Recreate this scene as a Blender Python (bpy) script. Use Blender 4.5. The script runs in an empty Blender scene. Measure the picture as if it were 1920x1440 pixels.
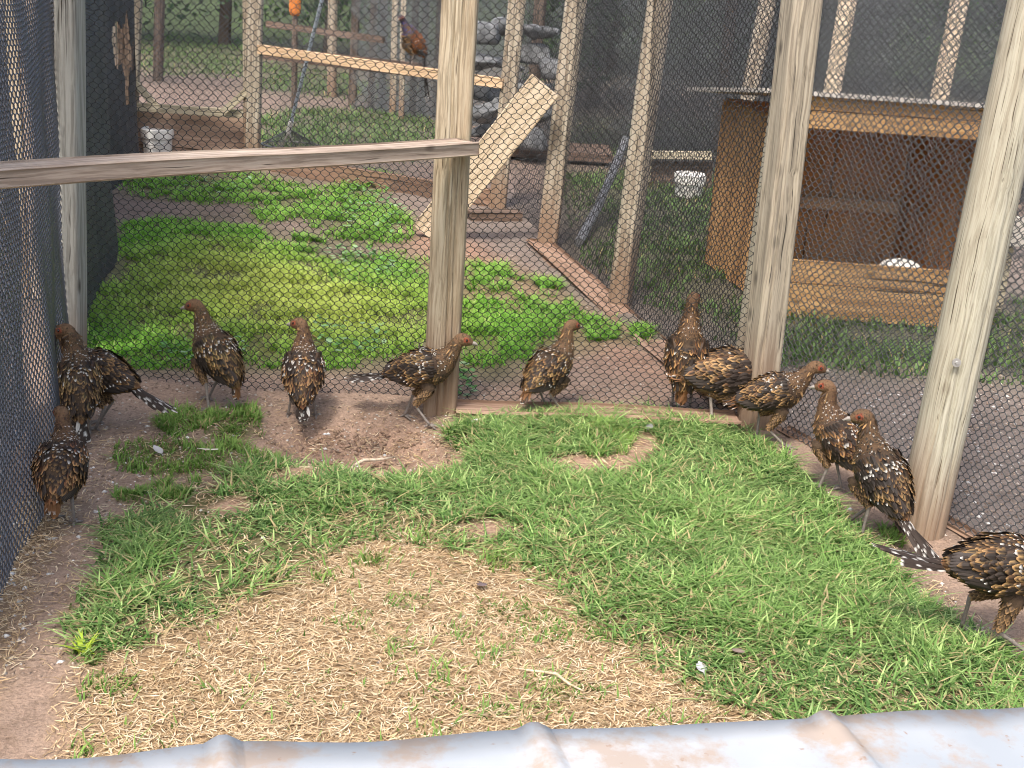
import bpy, math, random
import numpy as np
from mathutils import Vector, Matrix

random.seed(7)
rng = np.random.default_rng(7)
sc = bpy.context.scene
C = sc.collection

# ------------------------------------------------------------------ camera
CAMH = 1.36
PITCH = math.radians(18.4)
ROLL = math.radians(3.8)
FPX = 2400.0
_r0 = np.array([1, 0, 0.]); _u0 = np.array([0, math.sin(PITCH), math.cos(PITCH)])
FW = np.array([0, math.cos(PITCH), -math.sin(PITCH)])
RT = math.cos(ROLL) * _r0 + math.sin(ROLL) * _u0
UP = -math.sin(ROLL) * _r0 + math.cos(ROLL) * _u0
CP = np.array([0, 0, CAMH])
cam_d = bpy.data.cameras.new('camera'); cam = bpy.data.objects.new('camera', cam_d); C.objects.link(cam)
cam.matrix_world = Matrix(((RT[0], UP[0], -FW[0], 0), (RT[1], UP[1], -FW[1], 0), (RT[2], UP[2], -FW[2], CAMH), (0, 0, 0, 1)))
cam_d.sensor_width = 36; cam_d.lens = 36 * FPX / 1920
cam_d.clip_start = .05; cam_d.clip_end = 500
sc.camera = cam

# ------------------------------------------------------------------ light
w = bpy.data.worlds.new("World"); sc.world = w; w.use_nodes = True
nt = w.node_tree; bg = nt.nodes['Background']
sky = nt.nodes.new('ShaderNodeTexSky'); sky.sky_type = 'NISHITA'; sky.sun_disc = False
SUN_EL, SUN_AZ = math.radians(58), math.radians(200)     # azimuth measured from +Y clockwise
sky.sun_elevation = SUN_EL; sky.sun_rotation = SUN_AZ
sky.air_density = 1.3; sky.dust_density = 5.0; sky.ozone_density = .8
nt.links.new(sky.outputs[0], bg.inputs[0]); bg.inputs[1].default_value = 0.15
sd = bpy.data.lights.new('sun', 'SUN'); sd.energy = 1.5; sd.angle = math.radians(8); sd.color = (1, .95, .88)
sun = bpy.data.objects.new('sun', sd); C.objects.link(sun)
_dir = Vector((math.sin(SUN_AZ) * math.cos(SUN_EL), math.cos(SUN_AZ) * math.cos(SUN_EL), math.sin(SUN_EL)))
sun.rotation_euler = _dir.to_track_quat('Z', 'Y').to_euler()
sc.view_settings.view_transform = 'Standard'; sc.view_settings.look = 'None'
sc.view_settings.exposure = 1.12; sc.view_settings.gamma = 1
sc.view_settings.use_curve_mapping = False
sc.cycles.use_denoising = True
sc.cycles.pixel_filter_type = 'BLACKMAN_HARRIS'; sc.cycles.filter_width = 1.05
sc.cycles.max_bounces = 6; sc.cycles.diffuse_bounces = 3; sc.cycles.transparent_max_bounces = 8

# ------------------------------------------------------------------ helpers
def G(px, py, z=0.0):
    """a point of the photograph (1920x1440) brought down onto the level z"""
    d = FW + RT * (px - 960) / FPX + UP * (720 - py) / FPX
    return CP + d * ((z - CAMH) / d[2])

def D(px, py, y):
    """a point of the photograph at forward distance y"""
    d = FW + RT * (px - 960) / FPX + UP * (720 - py) / FPX
    return CP + d * (y / d[1])

def tag(o, label=None, cat=None, group=None, kind=None):
    if label: o['label'] = label
    if cat: o['category'] = cat
    if group: o['group'] = group
    if kind: o['kind'] = kind
    return o

def empty(name, loc, label=None, cat=None, group=None):
    o = bpy.data.objects.new(name, None); C.objects.link(o); o.location = [float(v) for v in loc]
    o.empty_display_size = .1
    return tag(o, label, cat, group)

def mk(name, V, F, mat, parent=None, col=None, smooth=False, rel=True, midx=None):
    """ONE mesh object from world-space vertices and faces of one size (array) or mixed (list)"""
    V = np.asarray(V, dtype=np.float32).reshape(-1, 3)
    if parent is not None and rel:
        V = V - np.array(parent.location, dtype=np.float32)
    me = bpy.data.meshes.new(name)
    if isinstance(F, np.ndarray):
        k = F.shape[1]; n = len(F)
        me.vertices.add(len(V)); me.vertices.foreach_set('co', V.ravel())
        me.loops.add(n * k); me.loops.foreach_set('vertex_index', F.astype(np.int32).ravel())
        me.polygons.add(n)
        me.polygons.foreach_set('loop_start', np.arange(0, n * k, k, dtype=np.int32))
        me.polygons.foreach_set('loop_total', np.full(n, k, dtype=np.int32))
        me.update(calc_edges=True)
    else:
        me.from_pydata([tuple(v) for v in V.tolist()], [], F); me.update()
    if col is not None:
        a = me.color_attributes.new('col', 'FLOAT_COLOR', 'POINT')
        c4 = np.ones((len(V), 4), dtype=np.float32); c4[:, :3] = col
        a.data.foreach_set('color', c4.ravel())
    if smooth:
        me.polygons.foreach_set('use_smooth', np.ones(len(me.polygons), dtype=bool))
    for m in (mat if isinstance(mat, list) else [mat]): me.materials.append(m)
    if midx is not None: me.polygons.foreach_set('material_index', np.asarray(midx, dtype=np.int32))
    o = bpy.data.objects.new(name, me); C.objects.link(o)
    if parent is not None: o.parent = parent
    return o

def lattice(x, y, s, seed=0):
    """smooth value noise 0..1"""
    x = np.asarray(x) / s; y = np.asarray(y) / s
    xi = np.floor(x).astype(np.int64); yi = np.floor(y).astype(np.int64)
    fx = x - xi; fy = y - yi; fx = fx * fx * (3 - 2 * fx); fy = fy * fy * (3 - 2 * fy)
    def h(a, b):
        n = (a * 374761393 + b * 668265263 + seed * 982451653) & 0x7fffffff
        n = ((n ^ (n >> 13)) * 1274126177) & 0x7fffffff
        return ((n ^ (n >> 16)) & 0xffff) / 65535.0
    return (h(xi, yi) * (1 - fx) * (1 - fy) + h(xi + 1, yi) * fx * (1 - fy) + h(xi, yi + 1) * (1 - fx) * fy + h(xi + 1, yi + 1) * fx * fy)

def inpoly(x, y, poly):
    x = np.asarray(x); y = np.asarray(y); r = np.zeros(x.shape, bool); n = len(poly)
    for i in range(n):
        x0, y0 = poly[i][:2]; x1, y1 = poly[(i + 1) % n][:2]
        c = ((y0 > y) != (y1 > y)) & (x < (x1 - x0) * (y - y0) / (y1 - y0 + 1e-12) + x0)
        r ^= c
    return r

def edgedist(x, y, poly):
    d = np.full(np.shape(x), 1e9); n = len(poly)
    for i in range(n):
        ax, ay = poly[i][:2]; bx, by = poly[(i + 1) % n][:2]
        dx, dy = bx - ax, by - ay
        t = np.clip(((x - ax) * dx + (y - ay) * dy) / (dx * dx + dy * dy + 1e-12), 0, 1)
        d = np.minimum(d, np.hypot(x - ax - t * dx, y - ay - t * dy))
    return d

def soft(x, y, poly, s):
    """signed membership, 0.5 at the outline, s wide"""
    d = edgedist(x, y, poly); return np.clip(.5 + np.where(inpoly(x, y, poly), d, -d) / s, 0, 1)

def W(*pts): return [tuple(G(a, b)[:2]) for a, b in pts]

# ------------------------------------------------------------------ materials
def nodes(name):
    m = bpy.data.materials.new(name); m.use_nodes = True
    t = m.node_tree; b = t.nodes['Principled BSDF']; b.inputs['Roughness'].default_value = .8
    b.inputs['Specular IOR Level'].default_value = .25
    return m, t, b

def N(t, typ, **kw):
    n = t.nodes.new(typ)
    for k, v in kw.items():
        if k in n.inputs: n.inputs[k].default_value = v
        else: setattr(n, k, v)
    return n

def ramp(t, stops):
    r = t.nodes.new('ShaderNodeValToRGB'); e = r.color_ramp.elements
    while len(e) < len(stops): e.new(.5)
    for i, (p, c) in enumerate(stops):
        e[i].position = p; e[i].color = (*c, 1) if len(c) == 3 else c
    return r

def mixc(t, a, b, fac, mode='MIX'):
    m = t.nodes.new('ShaderNodeMix'); m.data_type = 'RGBA'; m.blend_type = mode
    L = t.links.new
    if hasattr(fac, 'node'): L(fac, m.inputs[0])
    else: m.inputs[0].default_value = fac
    for s, v in ((6, a), (7, b)):
        if hasattr(v, 'node'): L(v, m.inputs[s])
        else: m.inputs[s].default_value = (*v, 1)
    return m.outputs[2]

def bump(t, b, h, strength=.4, dist=.004):
    n = N(t, 'ShaderNodeBump', Strength=strength, Distance=dist); t.links.new(h, n.inputs['Height']); t.links.new(n.outputs[0], b.inputs['Normal'])

def wood(name, c0, c1, c2, stain=(.10, .075, .055), along='Z', fine=1.0, rough=.85, stain_amt=.5, feet=False):
    m, t, b = nodes(name); L = t.links.new
    tc = N(t, 'ShaderNodeTexCoord'); mp = N(t, 'ShaderNodeMapping')
    s = {'Z': (90, 90, 3.2), 'X': (3.2, 90, 90), 'Y': (90, 3.2, 90)}[along]
    oi = N(t, 'ShaderNodeObjectInfo'); off = N(t, 'ShaderNodeVectorMath', operation='SCALE'); off.inputs['Scale'].default_value = 17.0
    cx = N(t, 'ShaderNodeCombineXYZ'); L(oi.outputs['Random'], cx.inputs[0]); L(oi.outputs['Random'], cx.inputs[1]); L(oi.outputs['Random'], cx.inputs[2])
    L(cx.outputs[0], off.inputs[0]); ad = N(t, 'ShaderNodeVectorMath', operation='ADD'); L(tc.outputs['Object'], ad.inputs[0]); L(off.outputs[0], ad.inputs[1])
    # slow warp so the grain wanders
    wn = N(t, 'ShaderNodeTexNoise', Scale=4.0, Detail=2.0); L(ad.outputs[0], wn.inputs['Vector'])
    ws = N(t, 'ShaderNodeVectorMath', operation='SCALE'); ws.inputs['Scale'].default_value = .022; L(wn.outputs['Color'], ws.inputs[0])
    ad2 = N(t, 'ShaderNodeVectorMath', operation='ADD'); L(ad.outputs[0], ad2.inputs[0]); L(ws.outputs[0], ad2.inputs[1])
    mp.inputs['Scale'].default_value = [v * fine for v in s]; L(ad2.outputs[0], mp.inputs[0])
    g = N(t, 'ShaderNodeTexNoise', Scale=1.0, Detail=7.0, Roughness=.65); L(mp.outputs[0], g.inputs['Vector'])
    r = ramp(t, [(.30, tuple(v * .82 for v in c1)), (.44, c1), (.52, c0), (.66, c2)]); L(g.outputs['Fac'], r.inputs[0])
    mp2 = N(t, 'ShaderNodeMapping'); mp2.inputs['Scale'].default_value = [v * .11 for v in s]; L(ad.outputs[0], mp2.inputs[0])
    g2 = N(t, 'ShaderNodeTexNoise', Scale=1.0, Detail=5.0, Roughness=.6); L(mp2.outputs[0], g2.inputs['Vector'])
    r2 = ramp(t, [(.42, (0, 0, 0)), (.68, (1, 1, 1))]); L(g2.outputs['Fac'], r2.inputs[0])
    sm = N(t, 'ShaderNodeMath', operation='MULTIPLY'); L(r2.outputs[0], sm.inputs[0]); sm.inputs[1].default_value = stain_amt
    c = mixc(t, r.outputs[0], stain, sm.outputs[0])
    # sparse checks
    mp3 = N(t, 'ShaderNodeMapping'); mp3.inputs['Scale'].default_value = [v * (1.3 if v > 10 else .6) * fine for v in s]; L(ad2.outputs[0], mp3.inputs[0])
    g3 = N(t, 'ShaderNodeTexNoise', Scale=1.0, Detail=2.0); L(mp3.outputs[0], g3.inputs['Vector'])
    r3 = ramp(t, [(.29, (1, 1, 1)), (.37, (0, 0, 0))]); L(g3.outputs['Fac'], r3.inputs[0])
    c = mixc(t, c, tuple(v * .28 for v in stain), r3.outputs[0])
    mk4 = N(t, 'ShaderNodeMapping'); mk4.inputs['Scale'].default_value = {'Z': (11, 11, 5), 'X': (5, 11, 11), 'Y': (11, 5, 11)}[along]; L(ad.outputs[0], mk4.inputs[0])
    vk = N(t, 'ShaderNodeTexVoronoi', Scale=1.0); L(mk4.outputs[0], vk.inputs['Vector'])
    rk = ramp(t, [(.03, (.9, .9, .9)), (.10, (.45, .45, .45)), (.15, (0, 0, 0))]); L(vk.outputs['Distance'], rk.inputs[0])
    c = mixc(t, c, tuple(v * .45 for v in stain), rk.outputs[0])
    if feet:
        sx_ = N(t, 'ShaderNodeSeparateXYZ'); L(tc.outputs['Object'], sx_.inputs[0])
        ma = N(t, 'ShaderNodeMath', operation='MULTIPLY_ADD'); L(g2.outputs['Fac'], ma.inputs[0]); ma.inputs[1].default_value = -.45; L(sx_.outputs[2], ma.inputs[2])
        rf = ramp(t, [(0.0, (.75, .75, .75)), (.22, (0, 0, 0))]); L(ma.outputs[0], rf.inputs[0])
        c = mixc(t, c, (.23, .145, .095), rf.outputs[0])
    L(c, b.inputs['Base Color']); b.inputs['Roughness'].default_value = rough
    bump(t, b, g.outputs['Fac'], .55, .0025)
    return m

def vcol(name, rough=.8, spec=.2, trans=0.0, noise=0.0, nscale=60., bstr=0.0):
    m, t, b = nodes(name); L = t.links.new
    a = N(t, 'ShaderNodeVertexColor'); a.layer_name = 'col'; c = a.outputs[0]
    if noise:
        tc = N(t, 'ShaderNodeTexCoord'); n = N(t, 'ShaderNodeTexNoise', Scale=nscale, Detail=5.0, Roughness=.7); L(tc.outputs['Object'], n.inputs['Vector'])
        r = ramp(t, [(.3, (1 - noise,) * 3), (.7, (1 + noise,) * 3)]); L(n.outputs['Fac'], r.inputs[0]); c = mixc(t, c, r.outputs[0], 1.0, 'MULTIPLY')
        if bstr: bump(t, b, n.outputs['Fac'], bstr, .006)
    L(c, b.inputs['Base Color']); b.inputs['Roughness'].default_value = rough; b.inputs['Specular IOR Level'].default_value = spec
    if trans:
        tr = N(t, 'ShaderNodeBsdfTranslucent'); L(c, tr.inputs['Color']); mx = N(t, 'ShaderNodeMixShader'); mx.inputs[0].default_value = trans
        L(b.outputs[0], mx.inputs[1]); L(tr.outputs[0], mx.inputs[2]); L(mx.outputs[0], t.nodes['Material Output'].inputs[0])
    return m

def plain(name, c, rough=.6, spec=.3, c2=None, scale=30., metal=0.0, bs=0.0):
    m, t, b = nodes(name); b.inputs['Base Color'].default_value = (*c, 1); b.inputs['Roughness'].default_value = rough
    b.inputs['Specular IOR Level'].default_value = spec; b.inputs['Metallic'].default_value = metal
    if c2:
        tc = N(t, 'ShaderNodeTexCoord'); n = N(t, 'ShaderNodeTexNoise', Scale=scale, Detail=6.0, Roughness=.65); t.links.new(tc.outputs['Object'], n.inputs['Vector'])
        r = ramp(t, [(.35, c), (.65, c2)]); t.links.new(n.outputs['Fac'], r.inputs[0]); t.links.new(r.outputs[0], b.inputs['Base Color'])
        if bs: bump(t, b, n.outputs['Fac'], bs, .003)
    return m

M_soil = None
def soil_mat():
    m, t, b = nodes('soil'); L = t.links.new
    a = N(t, 'ShaderNodeVertexColor'); a.layer_name = 'col'
    tc = N(t, 'ShaderNodeTexCoord')
    n1 = N(t, 'ShaderNodeTexNoise', Scale=9.0, Detail=8.0, Roughness=.72); L(tc.outputs['Object'], n1.inputs['Vector'])
    n2 = N(t, 'ShaderNodeTexNoise', Scale=120.0, Detail=5.0, Roughness=.7); L(tc.outputs['Object'], n2.inputs['Vector'])
    v = N(t, 'ShaderNodeTexVoronoi', Scale=75.0); L(tc.outputs['Object'], v.inputs['Vector'])
    r1 = ramp(t, [(.3, (.72, .70, .68)), (.5, (1, 1, 1)), (.72, (1.22, 1.2, 1.17))]); L(n1.outputs['Fac'], r1.inputs[0])
    r2 = ramp(t, [(.3, (.62, .6, .58)), (.55, (1, 1, 1)), (.75, (1.3, 1.28, 1.25))]); L(n2.outputs['Fac'], r2.inputs[0])
    c = mixc(t, a.outputs[0], r1.outputs[0], 1., 'MULTIPLY'); c = mixc(t, c, r2.outputs[0], 1., 'MULTIPLY')
    # pale grit
    rv = ramp(t, [(.05, (1, 1, 1)), (.11, (0, 0, 0))]); L(v.outputs['Distance'], rv.inputs[0])
    rs = ramp(t, [(.62, (0, 0, 0)), (.70, (1, 1, 1))]); L(n2.outputs['Fac'], rs.inputs[0])
    mm = N(t, 'ShaderNodeMath', operation='MULTIPLY'); L(rv.outputs[0], mm.inputs[0]); L(rs.outputs[0], mm.inputs[1])
    c = mixc(t, c, (.5, .45, .4), mm.outputs[0])
    L(c, b.inputs['Base Color']); b.inputs['Roughness'].default_value = .95; b.inputs['Specular IOR Level'].default_value = .1
    ad = N(t, 'ShaderNodeMath', operation='ADD'); L(n1.outputs['Fac'], ad.inputs[0]); L(n2.outputs['Fac'], ad.inputs[1])
    bump(t, b, ad.outputs[0], .7, .012)
    return m
M_soil = soil_mat()
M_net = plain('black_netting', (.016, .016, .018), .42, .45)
M_net_grey = plain('sheen_grey_netting', (.055, .058, .064), .36, .7)  # strand sheen put into a lighter grey base colour
M_net_side = plain('painted_sheen_netting', (.075, .085, .11), .38, .6)  # sky sheen on the black strands put into a blue grey base colour
M_wgrey = wood('grey_weathered_wood', (.37, .365, .325), (.27, .26, .23), (.44, .43, .39), (.15, .13, .10), stain_amt=.35, feet=True)
M_wmix = wood('brown_grey_post_wood', (.43, .365, .265), (.28, .235, .165), (.53, .47, .36), (.27, .19, .115), stain_amt=.55, fine=1.5, feet=True)
M_wrail = wood('reddish_weathered_wood', (.42, .335, .27), (.29, .225, .175), (.52, .44, .36), (.22, .16, .125), along='X', stain_amt=.4)
M_wcorner = wood('corner_post_wood', (.38, .33, .255), (.25, .215, .165), (.46, .41, .325), (.19, .165, .135), stain_amt=.6, fine=1.4, feet=True)
M_wround = wood('pale_green_pole_wood', (.42, .40, .32), (.32, .30, .235), (.48, .46, .375), (.30, .235, .165), stain_amt=.5, fine=1.9, feet=True)
M_wpost = wood('pale_post_wood', (.40, .35, .275), (.26, .215, .165), (.49, .44, .36), (.25, .19, .13), stain_amt=.4, feet=True)
M_wpale = wood('fresh_pale_board', (.62, .52, .39), (.50, .40, .28), (.70, .60, .47), (.46, .35, .23), stain_amt=.25)
M_wpaleX = wood('fresh_pale_rail', (.66, .48, .32), (.54, .38, .24), (.74, .56, .39), (.46, .33, .2), along='X', stain_amt=.25)
M_wbeigeX = wood('beige_frame_wood', (.56, .50, .37), (.42, .37, .27), (.64, .58, .45), (.25, .2, .13), along='X', stain_amt=.3)
M_wdark = wood('dark_old_wood', (.16, .12, .095), (.08, .06, .05), (.22, .17, .135), (.06, .045, .035), stain_amt=.4)
M_wdarkX = wood('dark_old_board', (.20, .14, .11), (.12, .085, .065), (.25, .18, .145), (.1, .07, .05), along='X', stain_amt=.4)
M_brownply = wood('brown_plywood', (.46, .33, .25), (.39, .275, .21), (.52, .39, .30), (.19, .13, .1), along='X', fine=.5, stain_amt=.35)
M_ply = wood('orange_plywood', (.60, .34, .15), (.48, .26, .11), (.68, .42, .20), (.36, .19, .085), along='Z', fine=.5, stain_amt=.45)
M_plyX = wood('orange_board', (.46, .28, .125), (.35, .20, .085), (.54, .35, .17), (.32, .19, .09), along='X', fine=.6, stain_amt=.4)
M_baseb = wood('soil_covered_board', (.30, .20, .145), (.21, .135, .095), (.36, .25, .185), (.22, .14, .095), along='X', fine=.6, stain_amt=.6, rough=.95)
M_white = plain('white_plastic', (.80, .79, .76), .4, .4, (.70, .68, .63), 9.)
M_pole = plain('pale_blue_pole', (.36, .45, .56), .35, .4, (.50, .56, .62), 25.)
M_steel = plain('dull_steel', (.45, .44, .43), .4, .5, metal=.7)
M_orange = plain('orange_paint', (.75, .25, .04), .6, .3, (.55, .16, .03), 30.)
M_grass = vcol('grass_blades', .55, .3, .35)
M_straw = vcol('dry_straw', .7, .2, .15)
M_leaf = vcol('leaf_green', .55, .25, .3)
M_feather = vcol('feathers', .62, .25, .08)
M_skin = vcol('plumage_base', .75, .2, 0, .28, 140., .5)
M_beak = plain('horn_beak', (.27, .245, .22), .35, .4)
M_eye = plain('dark_eye', (.01, .007, .005), .08, .6)
M_stone = vcol('small_stones', .8, .3)
M_bark = plain('bark', (.10, .075, .055), .9, .1, (.06, .045, .035), 14., bs=.6)

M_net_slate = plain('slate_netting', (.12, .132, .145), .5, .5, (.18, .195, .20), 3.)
def cloth_mat(name, c, c2):
    m, t, b = nodes(name); L = t.links.new
    tc = N(t, 'ShaderNodeTexCoord')
    wv = N(t, 'ShaderNodeTexWave', Scale=60.0, Distortion=1.5); wv.bands_direction = 'Z'; L(tc.outputs['Object'], wv.inputs['Vector'])
    n = N(t, 'ShaderNodeTexNoise', Scale=9.0, Detail=12.0, Roughness=.85); L(tc.outputs['Object'], n.inputs['Vector'])
    r = ramp(t, [(.35, c), (.62, c2), (.75, tuple(v * 1.9 for v in c2))]); L(n.outputs['Fac'], r.inputs[0])
    L(mixc(t, r.outputs[0], tuple(v * .55 for v in c), wv.outputs['Fac']), b.inputs['Base Color'])
    b.inputs['Roughness'].default_value = .6; b.inputs['Specular IOR Level'].default_value = .35
    bump(t, b, wv.outputs['Fac'], .5, .003)
    return m
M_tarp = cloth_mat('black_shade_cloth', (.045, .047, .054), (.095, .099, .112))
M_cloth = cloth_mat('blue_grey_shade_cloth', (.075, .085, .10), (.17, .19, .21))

def metal_sheet_mat():
    m, t, b = nodes('galvanised_sheet'); L = t.links.new
    tc = N(t, 'ShaderNodeTexCoord')
    n = N(t, 'ShaderNodeTexNoise', Scale=3.2, Detail=4.0, Roughness=.55); L(tc.outputs['Object'], n.inputs['Vector'])
    r = ramp(t, [(.35, (.33, .355, .38)), (.6, (.43, .445, .46))]); L(n.outputs['Fac'], r.inputs[0])
    n2 = N(t, 'ShaderNodeTexNoise', Scale=9.0, Detail=7.0, Roughness=.68); L(tc.outputs['Object'], n2.inputs['Vector'])
    r2 = ramp(t, [(.48, (0, 0, 0)), (.60, (.75, .75, .75))]); L(n2.outputs['Fac'], r2.inputs[0])
    c = mixc(t, r.outputs[0], (.36, .27, .20), r2.outputs[0])
    n3 = N(t, 'ShaderNodeTexNoise', Scale=60.0, Detail=4.0); L(tc.outputs['Object'], n3.inputs['Vector'])
    r3 = ramp(t, [(.66, (0, 0, 0)), (.73, (.8, .8, .8))]); L(n3.outputs['Fac'], r3.inputs[0])
    c = mixc(t, c, (.30, .20, .14), r3.outputs[0])
    L(c, b.inputs['Base Color']); b.inputs['Metallic'].default_value = .12; b.inputs['Roughness'].default_value = .5
    bump(t, b, n.outputs['Fac'], .25, .02)
    return m
M_sheet = metal_sheet_mat()

# ------------------------------------------------------------------ shapes
def box_vf(cx, cy, cz, sx, sy, sz, bev=0.0):
    """box centred at c with full sizes s, edges chamfered by bev"""
    h = np.array([sx, sy, sz]) / 2
    if not bev:
        V = [(cx + a * h[0], cy + b_ * h[1], cz + c * h[2]) for a in (-1, 1) for b_ in (-1, 1) for c in (-1, 1)]
        F = [(0, 1, 3, 2), (4, 6, 7, 5), (0, 4, 5, 1), (2, 3, 7, 6), (0, 2, 6, 4), (1, 5, 7, 3)]
        return np.array(V), [tuple(f) for f in F]
    import bmesh
    bm = bmesh.new(); bmesh.ops.create_cube(bm, size=1, matrix=Matrix.Diagonal((sx, sy, sz, 1)))
    bmesh.ops.bevel(bm, geom=bm.edges[:], offset=bev, segments=2, affect='EDGES', profile=.6)
    V = np.array([v.co[:] for v in bm.verts]) + np.array([cx, cy, cz]); F = [tuple(v.index for v in f.verts) for f in bm.faces]; bm.free()
    return V, F

def beam(name, p0, p1, wid, hei, mat, parent, upv=(0, 0, 1), bev=.003, wob=0.0, axis='X'):
    """timber from p0 to p1; its length runs along local X (or Z) so the grain follows"""
    p0 = np.array(p0, float); p1 = np.array(p1, float); L = np.linalg.norm(p1 - p0); d = (p1 - p0) / L
    n = max(2, int(L / .06)); u = np.array(upv, float); s = np.cross(u, d); s /= np.linalg.norm(s); u = np.cross(d, s)
    sec = []
    for a, b_ in ((-1, -1), (1, -1), (1, 1), (-1, 1)):
        cxx, czz = a * wid / 2, b_ * hei / 2
        sec += [(cxx - a * bev, czz), (cxx, czz - b_ * bev)] if a * b_ > 0 else [(cxx, czz - b_ * bev), (cxx - a * bev, czz)]
    V = []
    for i in range(n + 1):
        t = i / n; o1 = wob * math.sin(t * 5.1 + L * 7) ; o2 = wob * math.sin(t * 7.7 + 1 + L * 3)
        for a, c in sec:
            j = 1 + random.uniform(-.012, .012)
            q = (t * L, a * j + o1, c * j + o2) if axis == 'X' else (a * j + o1, c * j + o2, t * L)
            V.append(q)
    k = 8; F = [tuple(range(k))[::-1], tuple(n * k + i for i in range(k))]
    for i in range(n):
        for j in range(k): F.append((i * k + j, i * k + (j + 1) % k, (i + 1) * k + (j + 1) % k, (i + 1) * k + j))
    o = mk(name, V, F, mat, parent, rel=False)
    R = Matrix((d, s, u)).transposed() if axis == 'X' else Matrix((s, u, d)).transposed()
    loc = Vector(p0) - (Vector(parent.location) if parent else Vector((0, 0, 0)))
    o.matrix_local = Matrix.Translation(loc) @ R.to_4x4()
    return o

def post(name, base, top, r, mat, parent, shape='square', cracks=((-1.6, 3),), depth=.006, yaw=0.0, bury=.12, taper=0.0, knots=(), ry=None):
    """a timber post with real drying cracks, knots and an uneven face"""
    base = np.array(base, float); top = np.array(top, float); base = base - (top - base) / np.linalg.norm(top - base) * bury
    L = np.linalg.norm(top - base); ns, nz = 96, int(L / .03); V = []; ry = ry or r
    ph = random.uniform(0, 9)
    for i in range(nz + 1):
        z = L * i / nz
        for j in range(ns):
            a = 2 * math.pi * j / ns
            if shape == 'round': rr = r
            else:
                p = 7.0; rr = 1 / ((abs(math.cos(a)) / r) ** p + (abs(math.sin(a)) / ry) ** p) ** (1 / p)
            rr *= (1 - taper * i / nz)
            rr *= 1 + .012 * math.sin(3 * a + z * 2 + ph) + .008 * math.sin(z * 9 + a + ph)
            for ca, sd_ in cracks:
                cz = ca + .06 * math.sin(z * 4 + sd_) + .04 * math.sin(z * 11 + sd_ * 2)
                dd = abs((a - cz + math.pi) % (2 * math.pi) - math.pi)
                if dd < .10: rr -= depth * 1.8 * (1 - dd / .10) * (.6 + .4 * math.sin(z * 5 + sd_ * 3))
            for ka, kz, kr in knots:
                dd = math.hypot(((a - ka + math.pi) % (2 * math.pi) - math.pi) * r, z - bury - kz)
                if dd < kr: rr += .004 * math.cos(dd / kr * math.pi * 1.5)
            V.append((rr * math.cos(a + yaw), rr * math.sin(a + yaw), z))
    F = []
    for i in range(nz):
        for j in range(ns): F.append((i * ns + j, i * ns + (j + 1) % ns, (i + 1) * ns + (j + 1) % ns, (i + 1) * ns + j))
    V.append((0, 0, L)); t = len(V) - 1
    for j in range(ns): F.append((nz * ns + j, nz * ns + (j + 1) % ns, t, t))
    F = [f if f[2] != f[3] else f[:3] for f in F]
    o = mk(name, V, F, mat, parent, smooth=True, rel=False)
    q = Vector((0, 0, 1)).rotation_difference(Vector(top - base)).to_matrix().to_4x4()
    o.matrix_local = Matrix.Translation(Vector(base) - Vector(parent.location)) @ q
    return o

def tubes(P0, P1, r, k=3):
    """many straight strands at once"""
    P0 = np.asarray(P0, float); P1 = np.asarray(P1, float); n = len(P0)
    d = P1 - P0; d /= np.linalg.norm(d, axis=1)[:, None] + 1e-9
    ref = np.where(np.abs(d[:, 1:2]) > .9, np.array([[1., 0, 0]]), np.array([[0, 1., 0]]))
    s = np.cross(d, ref); s /= np.linalg.norm(s, axis=1)[:, None]; u = np.cross(d, s)
    r = np.broadcast_to(np.asarray(r, float), (n,))[:, None]
    V = np.empty((n, 2, k, 3))
    for j in range(k):
        a = 2 * math.pi * j / k; o = (s * math.cos(a) + u * math.sin(a)) * r
        V[:, 0, j] = P0 + o; V[:, 1, j] = P1 + o
    b = np.arange(n) * 2 * k; F = []
    for j in range(k): F.append(np.stack([b + j, b + (j + 1) % k, b + k + (j + 1) % k, b + k + j], 1))
    return V.reshape(-1, 3), np.concatenate(F)

def pipe(pts, rad, k=8):
    pts = np.asarray(pts, float); rad = np.broadcast_to(np.asarray(rad, float), (len(pts),)); V = []
    T = np.gradient(pts, axis=0); T /= np.linalg.norm(T, axis=1)[:, None] + 1e-9
    s = np.cross(T[0], [0, 0, 1.]);
    if np.linalg.norm(s) < .2: s = np.cross(T[0], [1., 0, 0])
    s /= np.linalg.norm(s)
    for i in range(len(pts)):
        s = s - T[i] * (T[i] @ s); s /= np.linalg.norm(s); u = np.cross(T[i], s)
        for j in range(k):
            a = 2 * math.pi * j / k; V.append(pts[i] + (s * math.cos(a) + u * math.sin(a)) * rad[i])
    n = len(pts); F = [tuple(range(k))[::-1], tuple((n - 1) * k + j for j in range(k))]
    for i in range(n - 1):
        for j in range(k): F.append((i * k + j, i * k + (j + 1) % k, (i + 1) * k + (j + 1) % k, (i + 1) * k + j))
    return V, F

def merge(parts):
    V = []; F = []; o = 0
    for v, f in parts:
        v = np.asarray(v); V.append(v); F += [tuple(int(i) + o for i in q) for q in f]; o += len(v)
    return np.concatenate(V), F

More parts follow.
